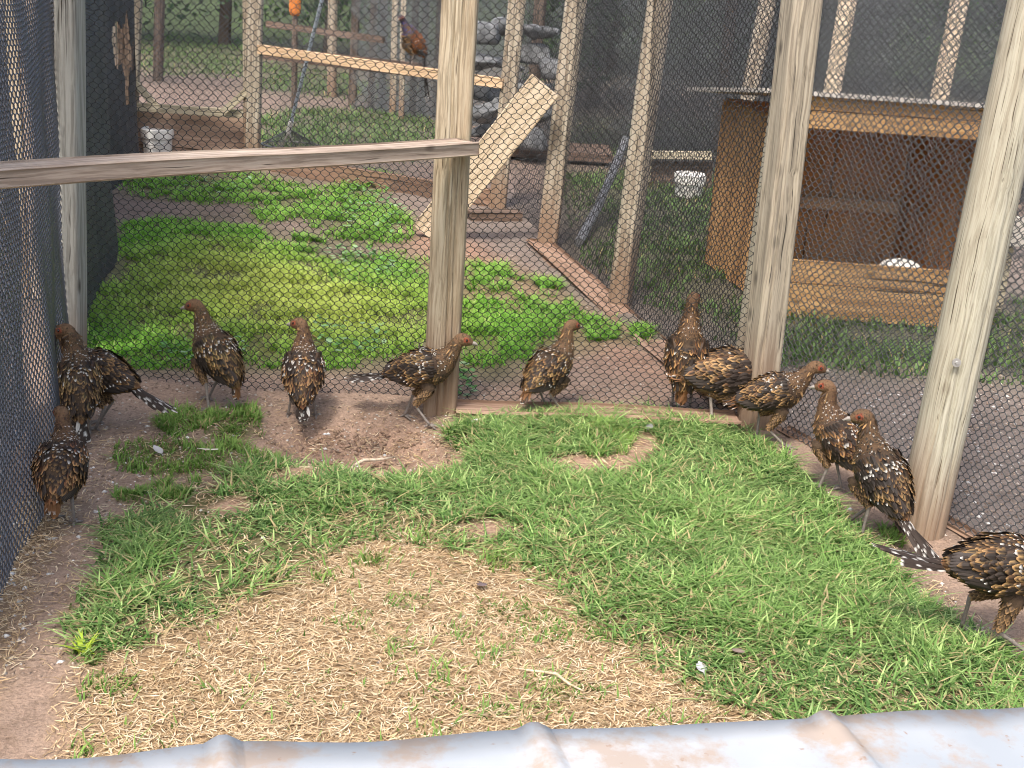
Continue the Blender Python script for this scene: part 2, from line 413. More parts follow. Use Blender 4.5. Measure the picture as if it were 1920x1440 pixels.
def hexnet(name, a, b, z0, z1, mat, parent, cw=.0285, ch=.030, r=.00135, disp=None, knot=.006, seed=0, jit=.0010, slope=0.0):
    """knotted diamond netting hung between the points a and b, real strands"""
    a = np.array(a[:2], float); b = np.array(b[:2], float); Lx = np.linalg.norm(b - a); ux = (b - a) / Lx
    nx = int(Lx / cw) + 1; nz = int((z1 - z0) / (ch / 2)) + 1
    I, J = np.meshgrid(np.arange(nx + 1), np.arange(nz + 1))
    Uu = (I + .5 * (J % 2)) * cw; Zz = z0 + J * ch / 2
    r2 = np.random.default_rng(seed)
    Uu = Uu + r2.normal(0, jit, Uu.shape) + .010 * np.sin(Zz * 4.1 + seed) + .006 * np.sin(Zz * 9.7 + Uu * 3)
    Zz = Zz + r2.normal(0, jit, Uu.shape) + .012 * np.sin(Uu * 3.3 + seed) + .006 * np.sin(Uu * 8.1 + Zz * 2 + seed) + slope * Uu
    nrm = np.array([-ux[1], ux[0]])
    dn = .008 * np.sin(Uu * 5 + Zz * 3 + seed) + .004 * np.sin(Uu * 13 - Zz * 8)
    if disp is not None: dn = dn + disp(Uu, Zz)
    P = np.stack([a[0] + ux[0] * Uu + nrm[0] * dn, a[1] + ux[1] * Uu + nrm[1] * dn, Zz], -1)
    K = knot / 2; e = np.array([0, 0, K])
    P0 = [(P - e).reshape(-1, 3)]; P1 = [(P + e).reshape(-1, 3)]
    ev = (J[:-1] % 2 == 0)
    A = P[:-1] + e
    # up-left / up-right neighbours
    up_same = P[1:] - e
    sh = np.roll(P[1:], 1, axis=1) - e; sh2 = np.roll(P[1:], -1, axis=1) - e
    for j in range(nz):
        if j % 2 == 0: pr = [(A[j], up_same[j]), (A[j][1:], sh[j][1:])]
        else: pr = [(A[j], up_same[j]), (A[j][:-1], sh2[j][:-1])]
        for q0, q1 in pr: P0.append(q0); P1.append(q1)
    P0 = np.concatenate(P0); P1 = np.concatenate(P1)
    rr = np.full(len(P0), r); rr[:P.shape[0] * P.shape[1]] = r * 1.35
    V, F = tubes(P0, P1, rr)
    o = mk(name, V, F, mat, parent)
    return o

def linenet(name, a, b, z0, z1, mat, parent, cell=.030, r=.0014, seg=.30, disp=None, seed=0):
    """the same netting, farther off: two families of long strands that cross"""
    a = np.array(a[:2], float); b = np.array(b[:2], float); Lx = np.linalg.norm(b - a); ux = (b - a) / Lx; nrm = np.array([-ux[1], ux[0]])
    Hh = z1 - z0; P0 = []; P1 = []
    for s in (1, -1):
        k = np.arange(-int(Hh / cell) - 1, int(Lx / cell) + int(Hh / cell) + 2)
        m = int(Hh / seg) + 1; zz = np.linspace(0, Hh, m + 1)
        for j in range(m):
            u0 = k * cell + s * zz[j]; u1 = k * cell + s * zz[j + 1]
            ok = (np.minimum(u0, u1) >= -.02) & (np.maximum(u0, u1) <= Lx + .02)
            for (uu, zq, lst) in ((u0[ok], zz[j], P0), (u1[ok], zz[j + 1], P1)):
                dn = .012 * np.sin(uu * 4 + zq * 3 + seed) + .006 * np.sin(uu * 11 + zq * 5)
                if disp: dn = dn + disp(uu, zq)
                zs = z0 + zq + .012 * np.sin(uu * 3 + seed) * np.ones_like(uu)
                lst.append(np.stack([a[0] + ux[0] * uu + nrm[0] * dn, a[1] + ux[1] * uu + nrm[1] * dn, zs], -1))
    V, F = tubes(np.concatenate(P0), np.concatenate(P1), r)
    return mk(name, V, F, mat, parent)

def cloth(name, a, b, z0, z1, mat, parent, extra=None, amp=.03, freq=6., hole=None, thick=.004, nu=90, nv=60, top=None, taperf=None):
    """hanging shade cloth with folds and two sides"""
    a = np.array(a[:2], float); b = np.array(b[:2], float); Lx = np.linalg.norm(b - a); ux = (b - a) / Lx; nrm = np.array([-ux[1], ux[0]])
    U_, V_ = np.meshgrid(np.linspace(0, 1, nu + 1), np.linspace(0, 1, nv + 1))
    u = U_ * Lx; z = z0 + (z1 - z0) * V_
    dn = amp * (np.sin(u * freq + np.sin(z * 2) * .8) * .6 + np.sin(u * freq * 2.3 + z * 1.5) * .3 + .2 * np.sin(z * 6 + u * 3) + .5 * (lattice(u + z * .4, z * .35, .11, 77) - .5) + .25 * (lattice(u, z, .05, 78) - .5))
    if extra is not None: dn = dn + extra(u, z)
    P = np.stack([a[0] + ux[0] * u + nrm[0] * dn, a[1] + ux[1] * u + nrm[1] * dn, z], -1)
    Pb = P + np.array([nrm[0], nrm[1], 0]) * thick
    n = (nu + 1) * (nv + 1); F = []
    for j in range(nv):
        for i in range(nu):
            if hole and hole((u[j, i] + u[j, i + 1]) / 2, (z[j, i] + z[j + 1, i]) / 2): continue
            q = (j * (nu + 1) + i, j * (nu + 1) + i + 1, (j + 1) * (nu + 1) + i + 1, (j + 1) * (nu + 1) + i)
            F.append(q); F.append(tuple(v + n for v in q[::-1]))
    for i in range(nu):
        F.append((i, i + n, i + 1 + n, i + 1)); t = nv * (nu + 1) + i; F.append((t, t + 1, t + 1 + n, t + n))
    for j in range(nv):
        t = j * (nu + 1); F.append((t, t + nu + 1, t + nu + 1 + n, t + n)); t += nu; F.append((t, t + n, t + nu + 1 + n, t + nu + 1))
    return mk(name, np.concatenate([P.reshape(-1, 3), Pb.reshape(-1, 3)]), F, mat, parent, smooth=True)

# ------------------------------------------------------------------ zones of the ground (world polygons)
Z_main = W((835, 812), (880, 795), (960, 787), (1080, 785), (1200, 780), (1300, 790), (1380, 822), (1450, 862), (1520, 930), (1580, 985), (1625, 1020), (1648, 1062), (1700, 1115), (1780, 1172), (1850, 1225), (1925, 1275), (2100, 1440), (1930, 1500),
           (1560, 1480), (1480, 1380), (1360, 1320), (1240, 1270), (1130, 1200), (1030, 1120), (960, 1070), (840, 1040), (700, 1015), (600, 1060), (540, 1105), (430, 1170), (330, 1210), (200, 1235), (155, 1200), (165, 1120), (225, 1040), (215, 985), (300, 950), (400, 915), (500, 880), (570, 862), (650, 875), (700, 905), (760, 900), (840, 880), (868, 852))
Z_straw = W((330, 1200), (430, 1150), (560, 1060), (700, 1000), (840, 1020), (980, 1050), (1060, 1110), (1160, 1190), (1300, 1260), (1420, 1330), (1520, 1390), (1560, 1500), (900, 1600), (300, 1600), (120, 1480), (150, 1290), (200, 1240))
Z_strawL = W((30, 960), (90, 900), (150, 930), (120, 1010), (60, 1080), (40, 1200), (-60, 1400), (-200, 1400), (-60, 1080))
Z_tufts = [W((300, 775), (370, 768), (378, 800), (330, 815), (295, 800)), W((395, 768), (475, 765), (490, 800), (440, 835), (385, 820)), W((235, 840), (330, 815), (420, 840), (500, 835), (540, 870), (480, 900), (400, 890), (300, 885), (225, 880)),
           W((222, 930), (300, 905), (370, 910), (330, 945), (240, 955)), W((1085, 800), (1160, 790), (1195, 815), (1170, 860), (1110, 865)), W((1650, 990), (1700, 995), (1690, 1020), (1655, 1012)), W((140, 1225), (180, 1222), (178, 1250), (142, 1245))]
Z_bare = [W((1130, 880), (1175, 830), (1215, 815), (1235, 835), (1215, 880), (1165, 905)), W((720, 900), (780, 850), (870, 838), (870, 875), (800, 905)), W((1000, 866), (1090, 862), (1150, 890), (1060, 902)), W((860, 1000), (930, 985), (980, 1010), (900, 1025)), W((480, 905), (560, 885), (640, 890), (560, 915)), W((390, 960), (450, 940), (470, 965), (410, 975))]
Z_dust = W((500, 800), (560, 775), (700, 775), (800, 790), (840, 820), (860, 850), (790, 880), (700, 895), (600, 870), (540, 870), (500, 840))
B_green = W((165, 700), (170, 600), (200, 480), (260, 420), (380, 415), (480, 430), (560, 480), (640, 500), (760, 510), (800, 530), (900, 560), (1000, 575), (1080, 600), (1080, 650), (1000, 670), (920, 700), (850, 690), (800, 640), (740, 690), (600, 690), (400, 685), (250, 690))
B_sunlit = W((250, 500), (400, 465), (600, 500), (760, 540), (800, 600), (790, 640), (560, 650), (380, 610), (240, 580))
B_patch = [W((240, 345), (330, 325), (460, 330), (520, 345), (470, 375), (380, 380), (290, 370)), W((640, 330), (720, 325), (740, 345), (690, 365), (640, 355)), W((560, 360), (640, 355), (720, 390), (750, 420), (740, 450), (660, 455), (600, 420)),
           W((560, 445), (620, 450), (600, 470), (550, 465)), W((450, 355), (560, 350), (570, 400), (500, 410)), W((620, 480), (760, 480), (800, 500), (770, 540), (650, 530)), W((860, 505), (930, 500), (970, 520), (940, 545), (870, 540)),
           W((980, 560), (1060, 565), (1080, 590), (1010, 600)), W((1100, 600), (1150, 605), (1150, 630), (1110, 635)), W((1190, 620), (1215, 625), (1210, 645), (1190, 640)), W((1010, 530), (1045, 535), (1040, 555), (1015, 550))]
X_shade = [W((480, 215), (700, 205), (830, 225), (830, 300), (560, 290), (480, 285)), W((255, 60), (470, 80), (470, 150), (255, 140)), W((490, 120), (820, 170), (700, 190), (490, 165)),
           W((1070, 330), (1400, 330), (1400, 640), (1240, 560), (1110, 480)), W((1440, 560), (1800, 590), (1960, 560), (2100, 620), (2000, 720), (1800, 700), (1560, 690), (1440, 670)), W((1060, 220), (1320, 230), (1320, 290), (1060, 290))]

def gz(x, y):
    x = np.asarray(x, float); y = np.asarray(y, float)
    z = .022 * (lattice(x, y, .45, 3) - .5) + .010 * (lattice(x, y, .13, 5) - .5)
    fine = .006 * (lattice(x, y, .035, 9) - .5)
    near = (y < 4.4)
    dd = soft(x, y, Z_dust, .16)
    z = z - .065 * dd * near + dd * near * .050 * (lattice(x, y, .06, 11) - .5) + .012 * dd * (lattice(x, y, .022, 13) - .5) * near
    z = z + .018 * soft(x, y, Z_main, .25) * near + fine
    # flat by the fence lines, gently rising far off
    z = z + np.clip(y - 12, 0, 1e9) * .004
    return z

# ------------------------------------------------------------------ ground sheet
def spaced(lo, fa, fb, hi, s):
    mid = np.arange(fa, fb, s); out = [fb]; st = s
    while out[-1] < hi: st *= 1.16; out.append(out[-1] + st)
    left = [fa]; st = s
    while left[-1] > lo: st *= 1.16; left.append(left[-1] - st)
    return np.concatenate([np.array(left[:0:-1]), mid, np.array(out)])
gx = spaced(-90, -1.7, 2.1, 90, .016); gy = spaced(-30, 1.3, 4.6, 220, .016)
GX, GY = np.meshgrid(gx, gy); nX, nY = len(gx), len(gy)
GZ = gz(GX, GY)
soil = np.empty(GX.shape + (3,)); soil[:] = (.345, .25, .192)
mixn = lattice(GX, GY, .3, 21)[..., None]
soil = soil * (1 - .25 * mixn) + np.array((.27, .20, .155)) * .25 * mixn
farmask = np.clip((GY - 4.0) / .5, 0, 1)[..., None]
soil = soil * (1 - farmask) + np.array((.235, .18, .15)) * farmask
# reddish strip along the side boards of the back pen
strip = soft(GX, GY, [(.77, 3.9), (.40, 5.3), (.1, 6.4), (-.7, 6.6), (-.45, 5.4), (.1, 4.6)], .3)[..., None]
soil = soil * (1 - strip * .7) + np.array((.38, .24, .17)) * strip * .7
side = np.clip((GX - (1.0 + (3.4 - GY) * .45)) / .15, 0, 1)[..., None] * (GY < 8)[..., None]
soil = soil * (1 - side) + np.array((.235, .195, .17)) * side
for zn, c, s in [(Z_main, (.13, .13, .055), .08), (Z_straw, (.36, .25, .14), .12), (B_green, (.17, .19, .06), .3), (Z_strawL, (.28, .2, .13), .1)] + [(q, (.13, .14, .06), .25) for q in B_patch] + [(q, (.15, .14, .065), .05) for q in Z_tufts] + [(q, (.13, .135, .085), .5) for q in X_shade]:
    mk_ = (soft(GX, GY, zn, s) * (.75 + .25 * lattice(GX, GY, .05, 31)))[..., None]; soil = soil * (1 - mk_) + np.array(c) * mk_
for zn in Z_bare:
    mk_ = soft(GX, GY, zn, .05)[..., None]; soil = soil * (1 - mk_) + np.array((.38, .25, .185)) * mk_
dd_ = soft(GX, GY, Z_dust, .15)[..., None]; soil = soil * (1 - dd_) + np.array((.36, .245, .18)) * dd_
far2 = np.clip((GY - 14) / 6, 0, 1)[..., None]; soil = soil * (1 - far2) + np.array((.07, .095, .04)) * far2
idx = np.arange(nX * nY).reshape(nY, nX)
F = np.stack([idx[:-1, :-1], idx[:-1, 1:], idx[1:, 1:], idx[1:, :-1]], -1).reshape(-1, 4)
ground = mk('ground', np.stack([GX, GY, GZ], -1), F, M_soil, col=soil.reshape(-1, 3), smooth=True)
tag(ground, kind='structure')

# ------------------------------------------------------------------ grass, straw, small stuff
def blades(P, h, wd, yaw, lean, col, curl, tipc=None):
    n = len(P); ts = np.array([0, .38, .74, 1.0]); d = np.stack([np.cos(yaw), np.sin(yaw), np.zeros(n)], 1); s = np.stack([-np.sin(yaw), np.cos(yaw), np.zeros(n)], 1)
    V = np.empty((n, 7, 3)); k = 0; cc = np.empty((n, 7, 3))
    for i, t in enumerate(ts):
        out = lean * h * (t ** 1.5) ; up = h * t * (1 - .5 * curl * t)
        c = P + d * out[:, None] + np.array([0, 0, 1.]) * up[:, None]
        wv = (wd * (1 - t ** 2.2) * .5)[:, None]
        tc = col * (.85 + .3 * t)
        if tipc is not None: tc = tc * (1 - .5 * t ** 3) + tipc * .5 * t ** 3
        if i < 3: V[:, k] = c - s * wv; V[:, k + 1] = c + s * wv; cc[:, k] = tc; cc[:, k + 1] = tc; k += 2
        else: V[:, k] = c; cc[:, k] = tc
    b = np.arange(n) * 7
    F = np.concatenate([np.stack([b + 0, b + 1, b + 3], 1), np.stack([b + 0, b + 3, b + 2], 1), np.stack([b + 2, b + 3, b + 5], 1), np.stack([b + 2, b + 5, b + 4], 1), np.stack([b + 4, b + 5, b + 6], 1)])
    return V.reshape(-1, 3), F, cc.reshape(-1, 3)

def scatter(poly, n, dens=None):
    a = np.array(poly); lo = a.min(0); hi = a.max(0); out = []; got = 0; tries = 0
    while got < n and tries < 30:
        q = rng.uniform(lo, hi, (n * 3, 2)); q = q[inpoly(q[:, 0], q[:, 1], poly)]
        if dens is not None: q = q[rng.random(len(q)) < dens(q[:, 0], q[:, 1])]
        out.append(q); got += len(q); tries += 1
    q = np.concatenate(out)[:n]
    return np.column_stack([q, gz(q[:, 0], q[:, 1]) - .002])

def grow(name, pts, hm, wm, c0, c1, lean=(.2, 1.1), tip=(.42, .50, .16), dry=.08, seed=0, clump=.16):
    n = len(pts); v = lattice(pts[:, 0], pts[:, 1], clump, 40 + seed); v2 = lattice(pts[:, 0], pts[:, 1], .05, 60 + seed)
    h = hm * rng.uniform(.55, 1.25, n) * (.65 + .7 * v); wd = wm * rng.uniform(.6, 1.3, n)
    k = np.clip(.5 * v + .3 * v2 + .35 * rng.random(n), 0, 1)[:, None]
    col = np.array(c0) * (1 - k) + np.array(c1) * k; col *= rng.uniform(.75, 1.25, (n, 1))
    dr = rng.random(n) < dry; col[dr] = np.array((.42, .33, .17)) * rng.uniform(.7, 1.2, (dr.sum(), 1))
    yaw = rng.uniform(0, 2 * math.pi, n) * .75 + 6.28 * lattice(pts[:, 0], pts[:, 1], .09, 80 + seed)
    ln = rng.uniform(lean[0], lean[1], n); V, F, cc = blades(pts, h, wd, yaw, ln, col, rng.uniform(.1, .95, n), np.array(tip))
    o = mk(name, V, F, M_grass, col=cc, smooth=True)
    return o

def avoid(x, y, base=1.0):
    k = np.ones_like(x) * base
    for q in Z_bare: k *= 1 - np.clip(soft(x, y, q, .06) * 2, 0, 1)
    return k
def d_main(x, y):
    n = lattice(x, y, .11, 51) * .6 + lattice(x, y, .04, 52) * .4
    e = soft(x, y, Z_main, .22); s = soft(x, y, Z_straw, .85)
    left = np.clip((-.25 - x) / .5, 0, 1) * np.clip((3.6 - y) / .2, 0, 1)
    patch = np.clip((lattice(x, y, .16, 55) * .6 + lattice(x, y, .06, 56) * .4 - .47) * 6, .05, 1)
    return np.clip((e * 1.5 + (n - .5) * 1.1), 0, 1) * (1 - .85 * s) * avoid(x, y) * (1 - left + left * patch) * (.25 + .75 * np.clip((n - .30) * 3.5, 0, 1))
def grow_big(poly, s=1.12):
    a = np.array(poly); c = a.mean(0); return [tuple(p) for p in c + (a - c) * s]
p1 = scatter(grow_big(Z_main, 1.04), 52000, d_main)
n_ = len(p1); longb = p1[rng.integers(0, n_, 5000)] + np.column_stack([rng.normal(0, .01, (5000, 2)), np.zeros(5000)])
vv_ = lattice(p1[:, 0], p1[:, 1], .13, 91) * .6 + lattice(p1[:, 0], p1[:, 1], .05, 92) * .4
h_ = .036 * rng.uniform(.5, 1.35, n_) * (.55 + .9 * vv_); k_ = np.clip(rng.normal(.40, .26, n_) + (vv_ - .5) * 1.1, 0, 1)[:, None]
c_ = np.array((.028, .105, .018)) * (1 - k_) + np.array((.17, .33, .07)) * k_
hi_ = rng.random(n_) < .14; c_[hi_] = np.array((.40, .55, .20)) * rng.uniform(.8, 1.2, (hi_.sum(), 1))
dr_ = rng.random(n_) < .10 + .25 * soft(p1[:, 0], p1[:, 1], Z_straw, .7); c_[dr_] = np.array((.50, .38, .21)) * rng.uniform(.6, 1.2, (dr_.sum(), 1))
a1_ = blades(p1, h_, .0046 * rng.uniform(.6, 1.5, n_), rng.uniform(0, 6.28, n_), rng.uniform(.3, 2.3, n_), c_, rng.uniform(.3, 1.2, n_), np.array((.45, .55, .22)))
m_n = len(longb); kk = rng.random((m_n, 1)); c2_ = np.array((.13, .30, .06)) * (1 - kk) + np.array((.45, .58, .24)) * kk
a2_ = blades(longb, .030 * rng.uniform(.6, 1.5, m_n), .0045 * rng.uniform(.7, 1.4, m_n), rng.uniform(0, 6.28, m_n), rng.uniform(1.5, 3.2, m_n), c2_, rng.uniform(.8, 1.5, m_n), np.array((.5, .6, .28)))
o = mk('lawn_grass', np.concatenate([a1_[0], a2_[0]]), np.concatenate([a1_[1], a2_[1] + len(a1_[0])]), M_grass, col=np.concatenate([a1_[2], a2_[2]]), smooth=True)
tag(o, 'short rough green grass covering the middle and right of the pen floor', 'grass', kind='stuff')
pp = []
for i, q in enumerate(Z_tufts): pp.append(scatter(grow_big(q, 1.15), [800, 1100, 1500, 900, 1200, 200, 120][i], lambda x, y: np.clip(lattice(x, y, .05, 53) * 1.8 - .35, 0, 1)))
# thin grass that straggles into the straw
pp.append(scatter(Z_straw, 3200, lambda x, y: np.clip((lattice(x, y, .10, 54) - .62) * 3, 0, 1) * (1 - .9 * soft(x, y, Z_straw, .9)) + .012))
o = grow('grass_tufts', np.concatenate(pp), .028, .0042, (.07, .19, .03), (.20, .35, .07), lean=(.2, 1.3), seed=3)
tag(o, 'small green grass tufts scattered over the bare soil at the left of the pen', 'grass', kind='stuff')

def straws(pts, L, wd, cols, curl=1.2, lift=.010):
    n = len(pts); m = 5; L = L * rng.uniform(.4, 1.5, n); yaw = rng.uniform(0, 2 * math.pi, n); k = rng.normal(0, curl, n); z0 = rng.uniform(.001, lift, n); zs = rng.uniform(-.25, .25, n)
    wd = wd * rng.uniform(.6, 1.3, n); col = cols[rng.integers(0, len(cols), n)] * rng.uniform(.7, 1.2, (n, 1))
    V = np.empty((n, m, 2, 3)); p = pts.copy(); p[:, 2] += z0
    for i in range(m):
        a = yaw + k * (i / (m - 1) - .5); s = np.stack([-np.sin(a), np.cos(a), rng.uniform(-.5, .5, n)], 1) * (wd * (.5 if 0 < i < m - 1 else .25))[:, None]
        V[:, i, 0] = p - s; V[:, i, 1] = p + s
        p = p + np.stack([np.cos(a), np.sin(a), zs * (1 - 2 * i / m)], 1) * (L / (m - 1))[:, None]
    b = np.arange(n) * m * 2; F = np.concatenate([np.stack([b + 2 * i, b + 2 * i + 1, b + 2 * i + 3, b + 2 * i + 2], 1) for i in range(m - 1)])
    return V.reshape(-1, 3), F, np.repeat(col, m * 2, 0)
SC = np.array([(.66, .51, .32), (.58, .42, .25), (.46, .33, .19), (.72, .60, .42), (.36, .25, .14)])
p3 = scatter(grow_big(Z_straw, 1.06), 30000, lambda x, y: np.clip(soft(x, y, Z_straw, .3) * 1.5 - .5 * lattice(x, y, .07, 57), .02, 1))
p4 = scatter(Z_strawL, 2200); p5 = scatter(grow_big(Z_main, 1.02), 9000, lambda x, y: np.clip(1.3 - 1.1 * d_main(x, y), .12, 1))
p6 = scatter(Z_dust, 450, lambda x, y: np.clip((lattice(x, y, .2, 58) - .45) * 2 + (G(700, 860)[1] > y) * .7, .03, 1))
p7 = scatter(W((40, 1000), (150, 800), (500, 750), (1400, 790), (1900, 1200), (1900, 1260), (1300, 780), (500, 860), (200, 1000), (150, 1240), (20, 1260)), 2600)
V, F, cc = straws(np.concatenate([p3, p4, p5, p6, p7]), .030, .0019, SC)
o = mk('dry_straw', V, F, M_straw, col=cc, smooth=True)
tag(o, 'matted dry straw and dead grass stems lying at the front of the pen', 'straw', kind='stuff')

# back pen: bright, broader, soft leaves
def d_back(x, y): return np.clip(soft(x, y, B_green, .8) * 1.6 - .35 + (lattice(x, y, .22, 61) - .5) * 1.3, 0, 1) * np.clip((lattice(x, y, .10, 65) - .22) * 4, .08, 1)
q1 = scatter(grow_big(B_green, 1.06), 52000, d_back)
n = len(q1); yl = soft(q1[:, 0], q1[:, 1], B_sunlit, .6)
h = .034 * rng.uniform(.4, 1.6, n) * (.4 + lattice(q1[:, 0], q1[:, 1], .12, 66)); wd = .0052 * rng.uniform(.5, 1.6, n); k = rng.random((n, 1))
col = np.array((.08, .30, .02)) * (1 - k) + np.array((.26, .52, .07)) * k; col[rng.random(n) < .06] = (.5, .6, .2)
col = col * (1 - yl[:, None] * .9) + np.array((.58, .64, .15)) * rng.uniform(.7, 1.2, (n, 1)) * yl[:, None] * .9  # sunlit middle of the back pen put into yellower blade colour
V, F, cc = blades(q1, h, wd, rng.uniform(0, 6.28, n), rng.uniform(.2, 1.3, n), col, rng.uniform(.2, .9, n), np.array((.4, .55, .12)))
o = mk('bright_grass', V, F, M_grass, col=cc, smooth=True)
tag(o, 'bright green grass with a painted sunlit yellow middle in the pen behind the netting', 'grass', kind='stuff')
pp = [scatter(grow_big(q, 1.35), int(500 + 4200 * abs(np.ptp(np.array(q)[:, 0]) * np.ptp(np.array(q)[:, 1]))), lambda x, y, q=q: np.clip((soft(x, y, q, .5) - .25) * 1.5, 0, 1) * np.clip((lattice(x, y, .13, 63) * .6 + lattice(x, y, .05, 64) * .4 - .38) * 5, 0, 1)) for q in B_patch]
q2 = np.concatenate(pp)
o = grow('grass_patches', q2, .042, .0065, (.08, .28, .02), (.26, .50, .08), lean=(.4, 1.8), dry=.05, seed=5, clump=.3)
tag(o, 'separate green grass patches on the dirt farther back behind the netting', 'grass', kind='stuff')
# grass of the pens farther off, shade put into its darker colour
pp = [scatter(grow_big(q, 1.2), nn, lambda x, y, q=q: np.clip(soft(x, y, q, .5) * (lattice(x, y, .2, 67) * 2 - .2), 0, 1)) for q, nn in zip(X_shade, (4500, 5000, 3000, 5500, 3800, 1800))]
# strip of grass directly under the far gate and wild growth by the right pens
o = grow('shade_tinted_grass', np.concatenate(pp), .052, .010, (.06, .13, .035), (.19, .30, .10), lean=(.2, 1.0), tip=(.22, .3, .12), dry=.07, seed=8, clump=.6)
tag(o, 'longer grass coloured darker for shade in the pens beyond the fences', 'grass', kind='stuff')

# broad pale weed leaves (clover, mallow) in the back pen
def leaves(pts, s, cols, up=(.0, .05)):
    n = len(pts); s = s * rng.uniform(.5, 1.3, n); yaw = rng.uniform(0, 6.28, n); z = rng.uniform(*up, n); tl = rng.uniform(-.5, .5, n)
    shape = [(0, 0), (.55, -.42), (1.05, -.25), (1.2, .0), (1.05, .25), (.55, .42), (.6, 0)]
    V = np.empty((n, 7, 3))
    for i, (a, b_) in enumerate(shape):
        lx = a * s; ly = b_ * s * 1.1; lz = z + lx * tl + (.12 * s if i not in (0, 6) else 0)
        V[:, i] = pts + np.stack([lx * np.cos(yaw) - ly * np.sin(yaw), lx * np.sin(yaw) + ly * np.cos(yaw), lz], 1)
    b = np.arange(n) * 7; F = np.concatenate([np.stack([b + 6, b + i, b + (i + 1) % 6], 1) for i in range(6)])
    return V.reshape(-1, 3), F, np.repeat(cols[rng.integers(0, len(cols), n)] * rng.uniform(.75, 1.2, (n, 1)), 7, 0)
LC = np.array([(.16, .34, .11), (.22, .40, .17), (.12, .28, .07), (.28, .42, .22)])
ww = [(W((600, 470), (700, 470), (760, 520), (640, 520)), 150), (W((650, 330), (730, 340), (740, 400), (650, 400)), 130), (W((850, 700), (885, 700), (885, 745), (850, 745)), 45), (W((330, 340), (470, 335), (470, 370), (330, 375)), 120),
      (W((560, 600), (720, 620), (720, 680), (560, 670)), 120), (W((650, 380), (760, 400), (740, 450), (640, 440)), 140), (W((300, 650), (460, 650), (460, 690), (300, 690)), 60)]
lp = np.concatenate([scatter(q, nn) for q, nn in ww]); V, F, cc = leaves(lp, .022, LC)
o = mk('weed_leaves', V, F, M_leaf, col=cc); tag(o, 'low broad pale green weed leaves growing among the grass behind the netting', 'weeds', kind='stuff')

# stones, clods, white droppings, husks
def bits(pts, s, cols, flat=.6):
    n = len(pts); base = np.array([(1, 0, 0), (0, 1, 0), (-1, 0, 0), (0, -1, 0), (0, 0, 1), (0, 0, -.6), ]); s = s * rng.uniform(.4, 1.6, n)
    V = base[None] * s[:, None, None] * rng.uniform(.6, 1.3, (n, 6, 3)); V[:, :, 2] *= flat
    a = rng.uniform(0, 6.28, n); ca, sa = np.cos(a)[:, None], np.sin(a)[:, None]; x = V[..., 0] * ca - V[..., 1] * sa; y = V[..., 0] * sa + V[..., 1] * ca
    V[..., 0] = x; V[..., 1] = y; V += pts[:, None] + np.array([0, 0, .002])
    t = [(0, 1, 4), (1, 2, 4), (2, 3, 4), (3, 0, 4), (1, 0, 5), (2, 1, 5), (3, 2, 5), (0, 3, 5)]
    b = np.arange(n) * 6; F = np.concatenate([np.stack([b + i, b + j, b + k_], 1) for i, j, k_ in t])
    return V.reshape(-1, 3), F, np.repeat(cols[rng.integers(0, len(cols), n)] * rng.uniform(.75, 1.2, (n, 1)), 6, 0)
rgn_near = W((20, 1100), (110, 830), (160, 745), (1380, 780), (1500, 880), (1740, 1060), (1930, 1250), (1930, 1290), (1640, 1060), (1450, 870), (1300, 795), (860, 800), (840, 880), (640, 880), (500, 880), (300, 920), (160, 1100), (140, 1270), (0, 1270))
s1 = scatter(rgn_near, 4200); s2 = scatter(W((1430, 690), (1900, 700), (2100, 1200), (1900, 1130), (1760, 1000), (1560, 860), (1440, 780)), 2600); s3 = scatter(W((160, 695), (1250, 720), (1380, 770), (160, 745)), 1500)
s4 = scatter(W((200, 400), (900, 400), (1040, 470), (1300, 700), (1100, 700), (900, 500), (250, 400)), 2200)
V, F, cc = bits(np.concatenate([s1, s2, s3, s4]), .0042, np.array([(.30, .22, .17), (.38, .29, .22), (.22, .16, .12), (.45, .40, .35), (.17, .12, .09)]))
o = mk('grit', V, F, M_stone, col=cc); tag(o, 'small crumbs of soil and grit on the bare ground', 'grit', kind='stuff')
s5 = np.concatenate([scatter(rgn_near, 170), scatter(Z_strawL, 160), scatter(Z_main, 60), scatter(Z_straw, 40), scatter(W((1600, 730), (1900, 740), (1950, 1050), (1800, 960), (1620, 800)), 130)])
V, F, cc = bits(s5, .0058, np.array([(.72, .70, .66), (.62, .6, .57), (.5, .5, .5)]), .5)
o = mk('white_flecks', V, F, M_stone, col=cc); tag(o, 'white droppings and pale chips scattered on the soil', 'droppings', kind='stuff')
s6 = scatter(Z_dust, 900, lambda x, y: np.clip(lattice(x, y, .12, 71) * 1.8 - .5, 0, 1))
V, F, cc = bits(s6, .0075, np.array([(.36, .25, .18), (.30, .20, .145), (.4, .28, .2)]), .7)
o = mk('soil_clods', V, F, M_soil, col=cc, smooth=True); tag(o, 'loose soil clods in the dust bath hollow', 'clods', kind='stuff')

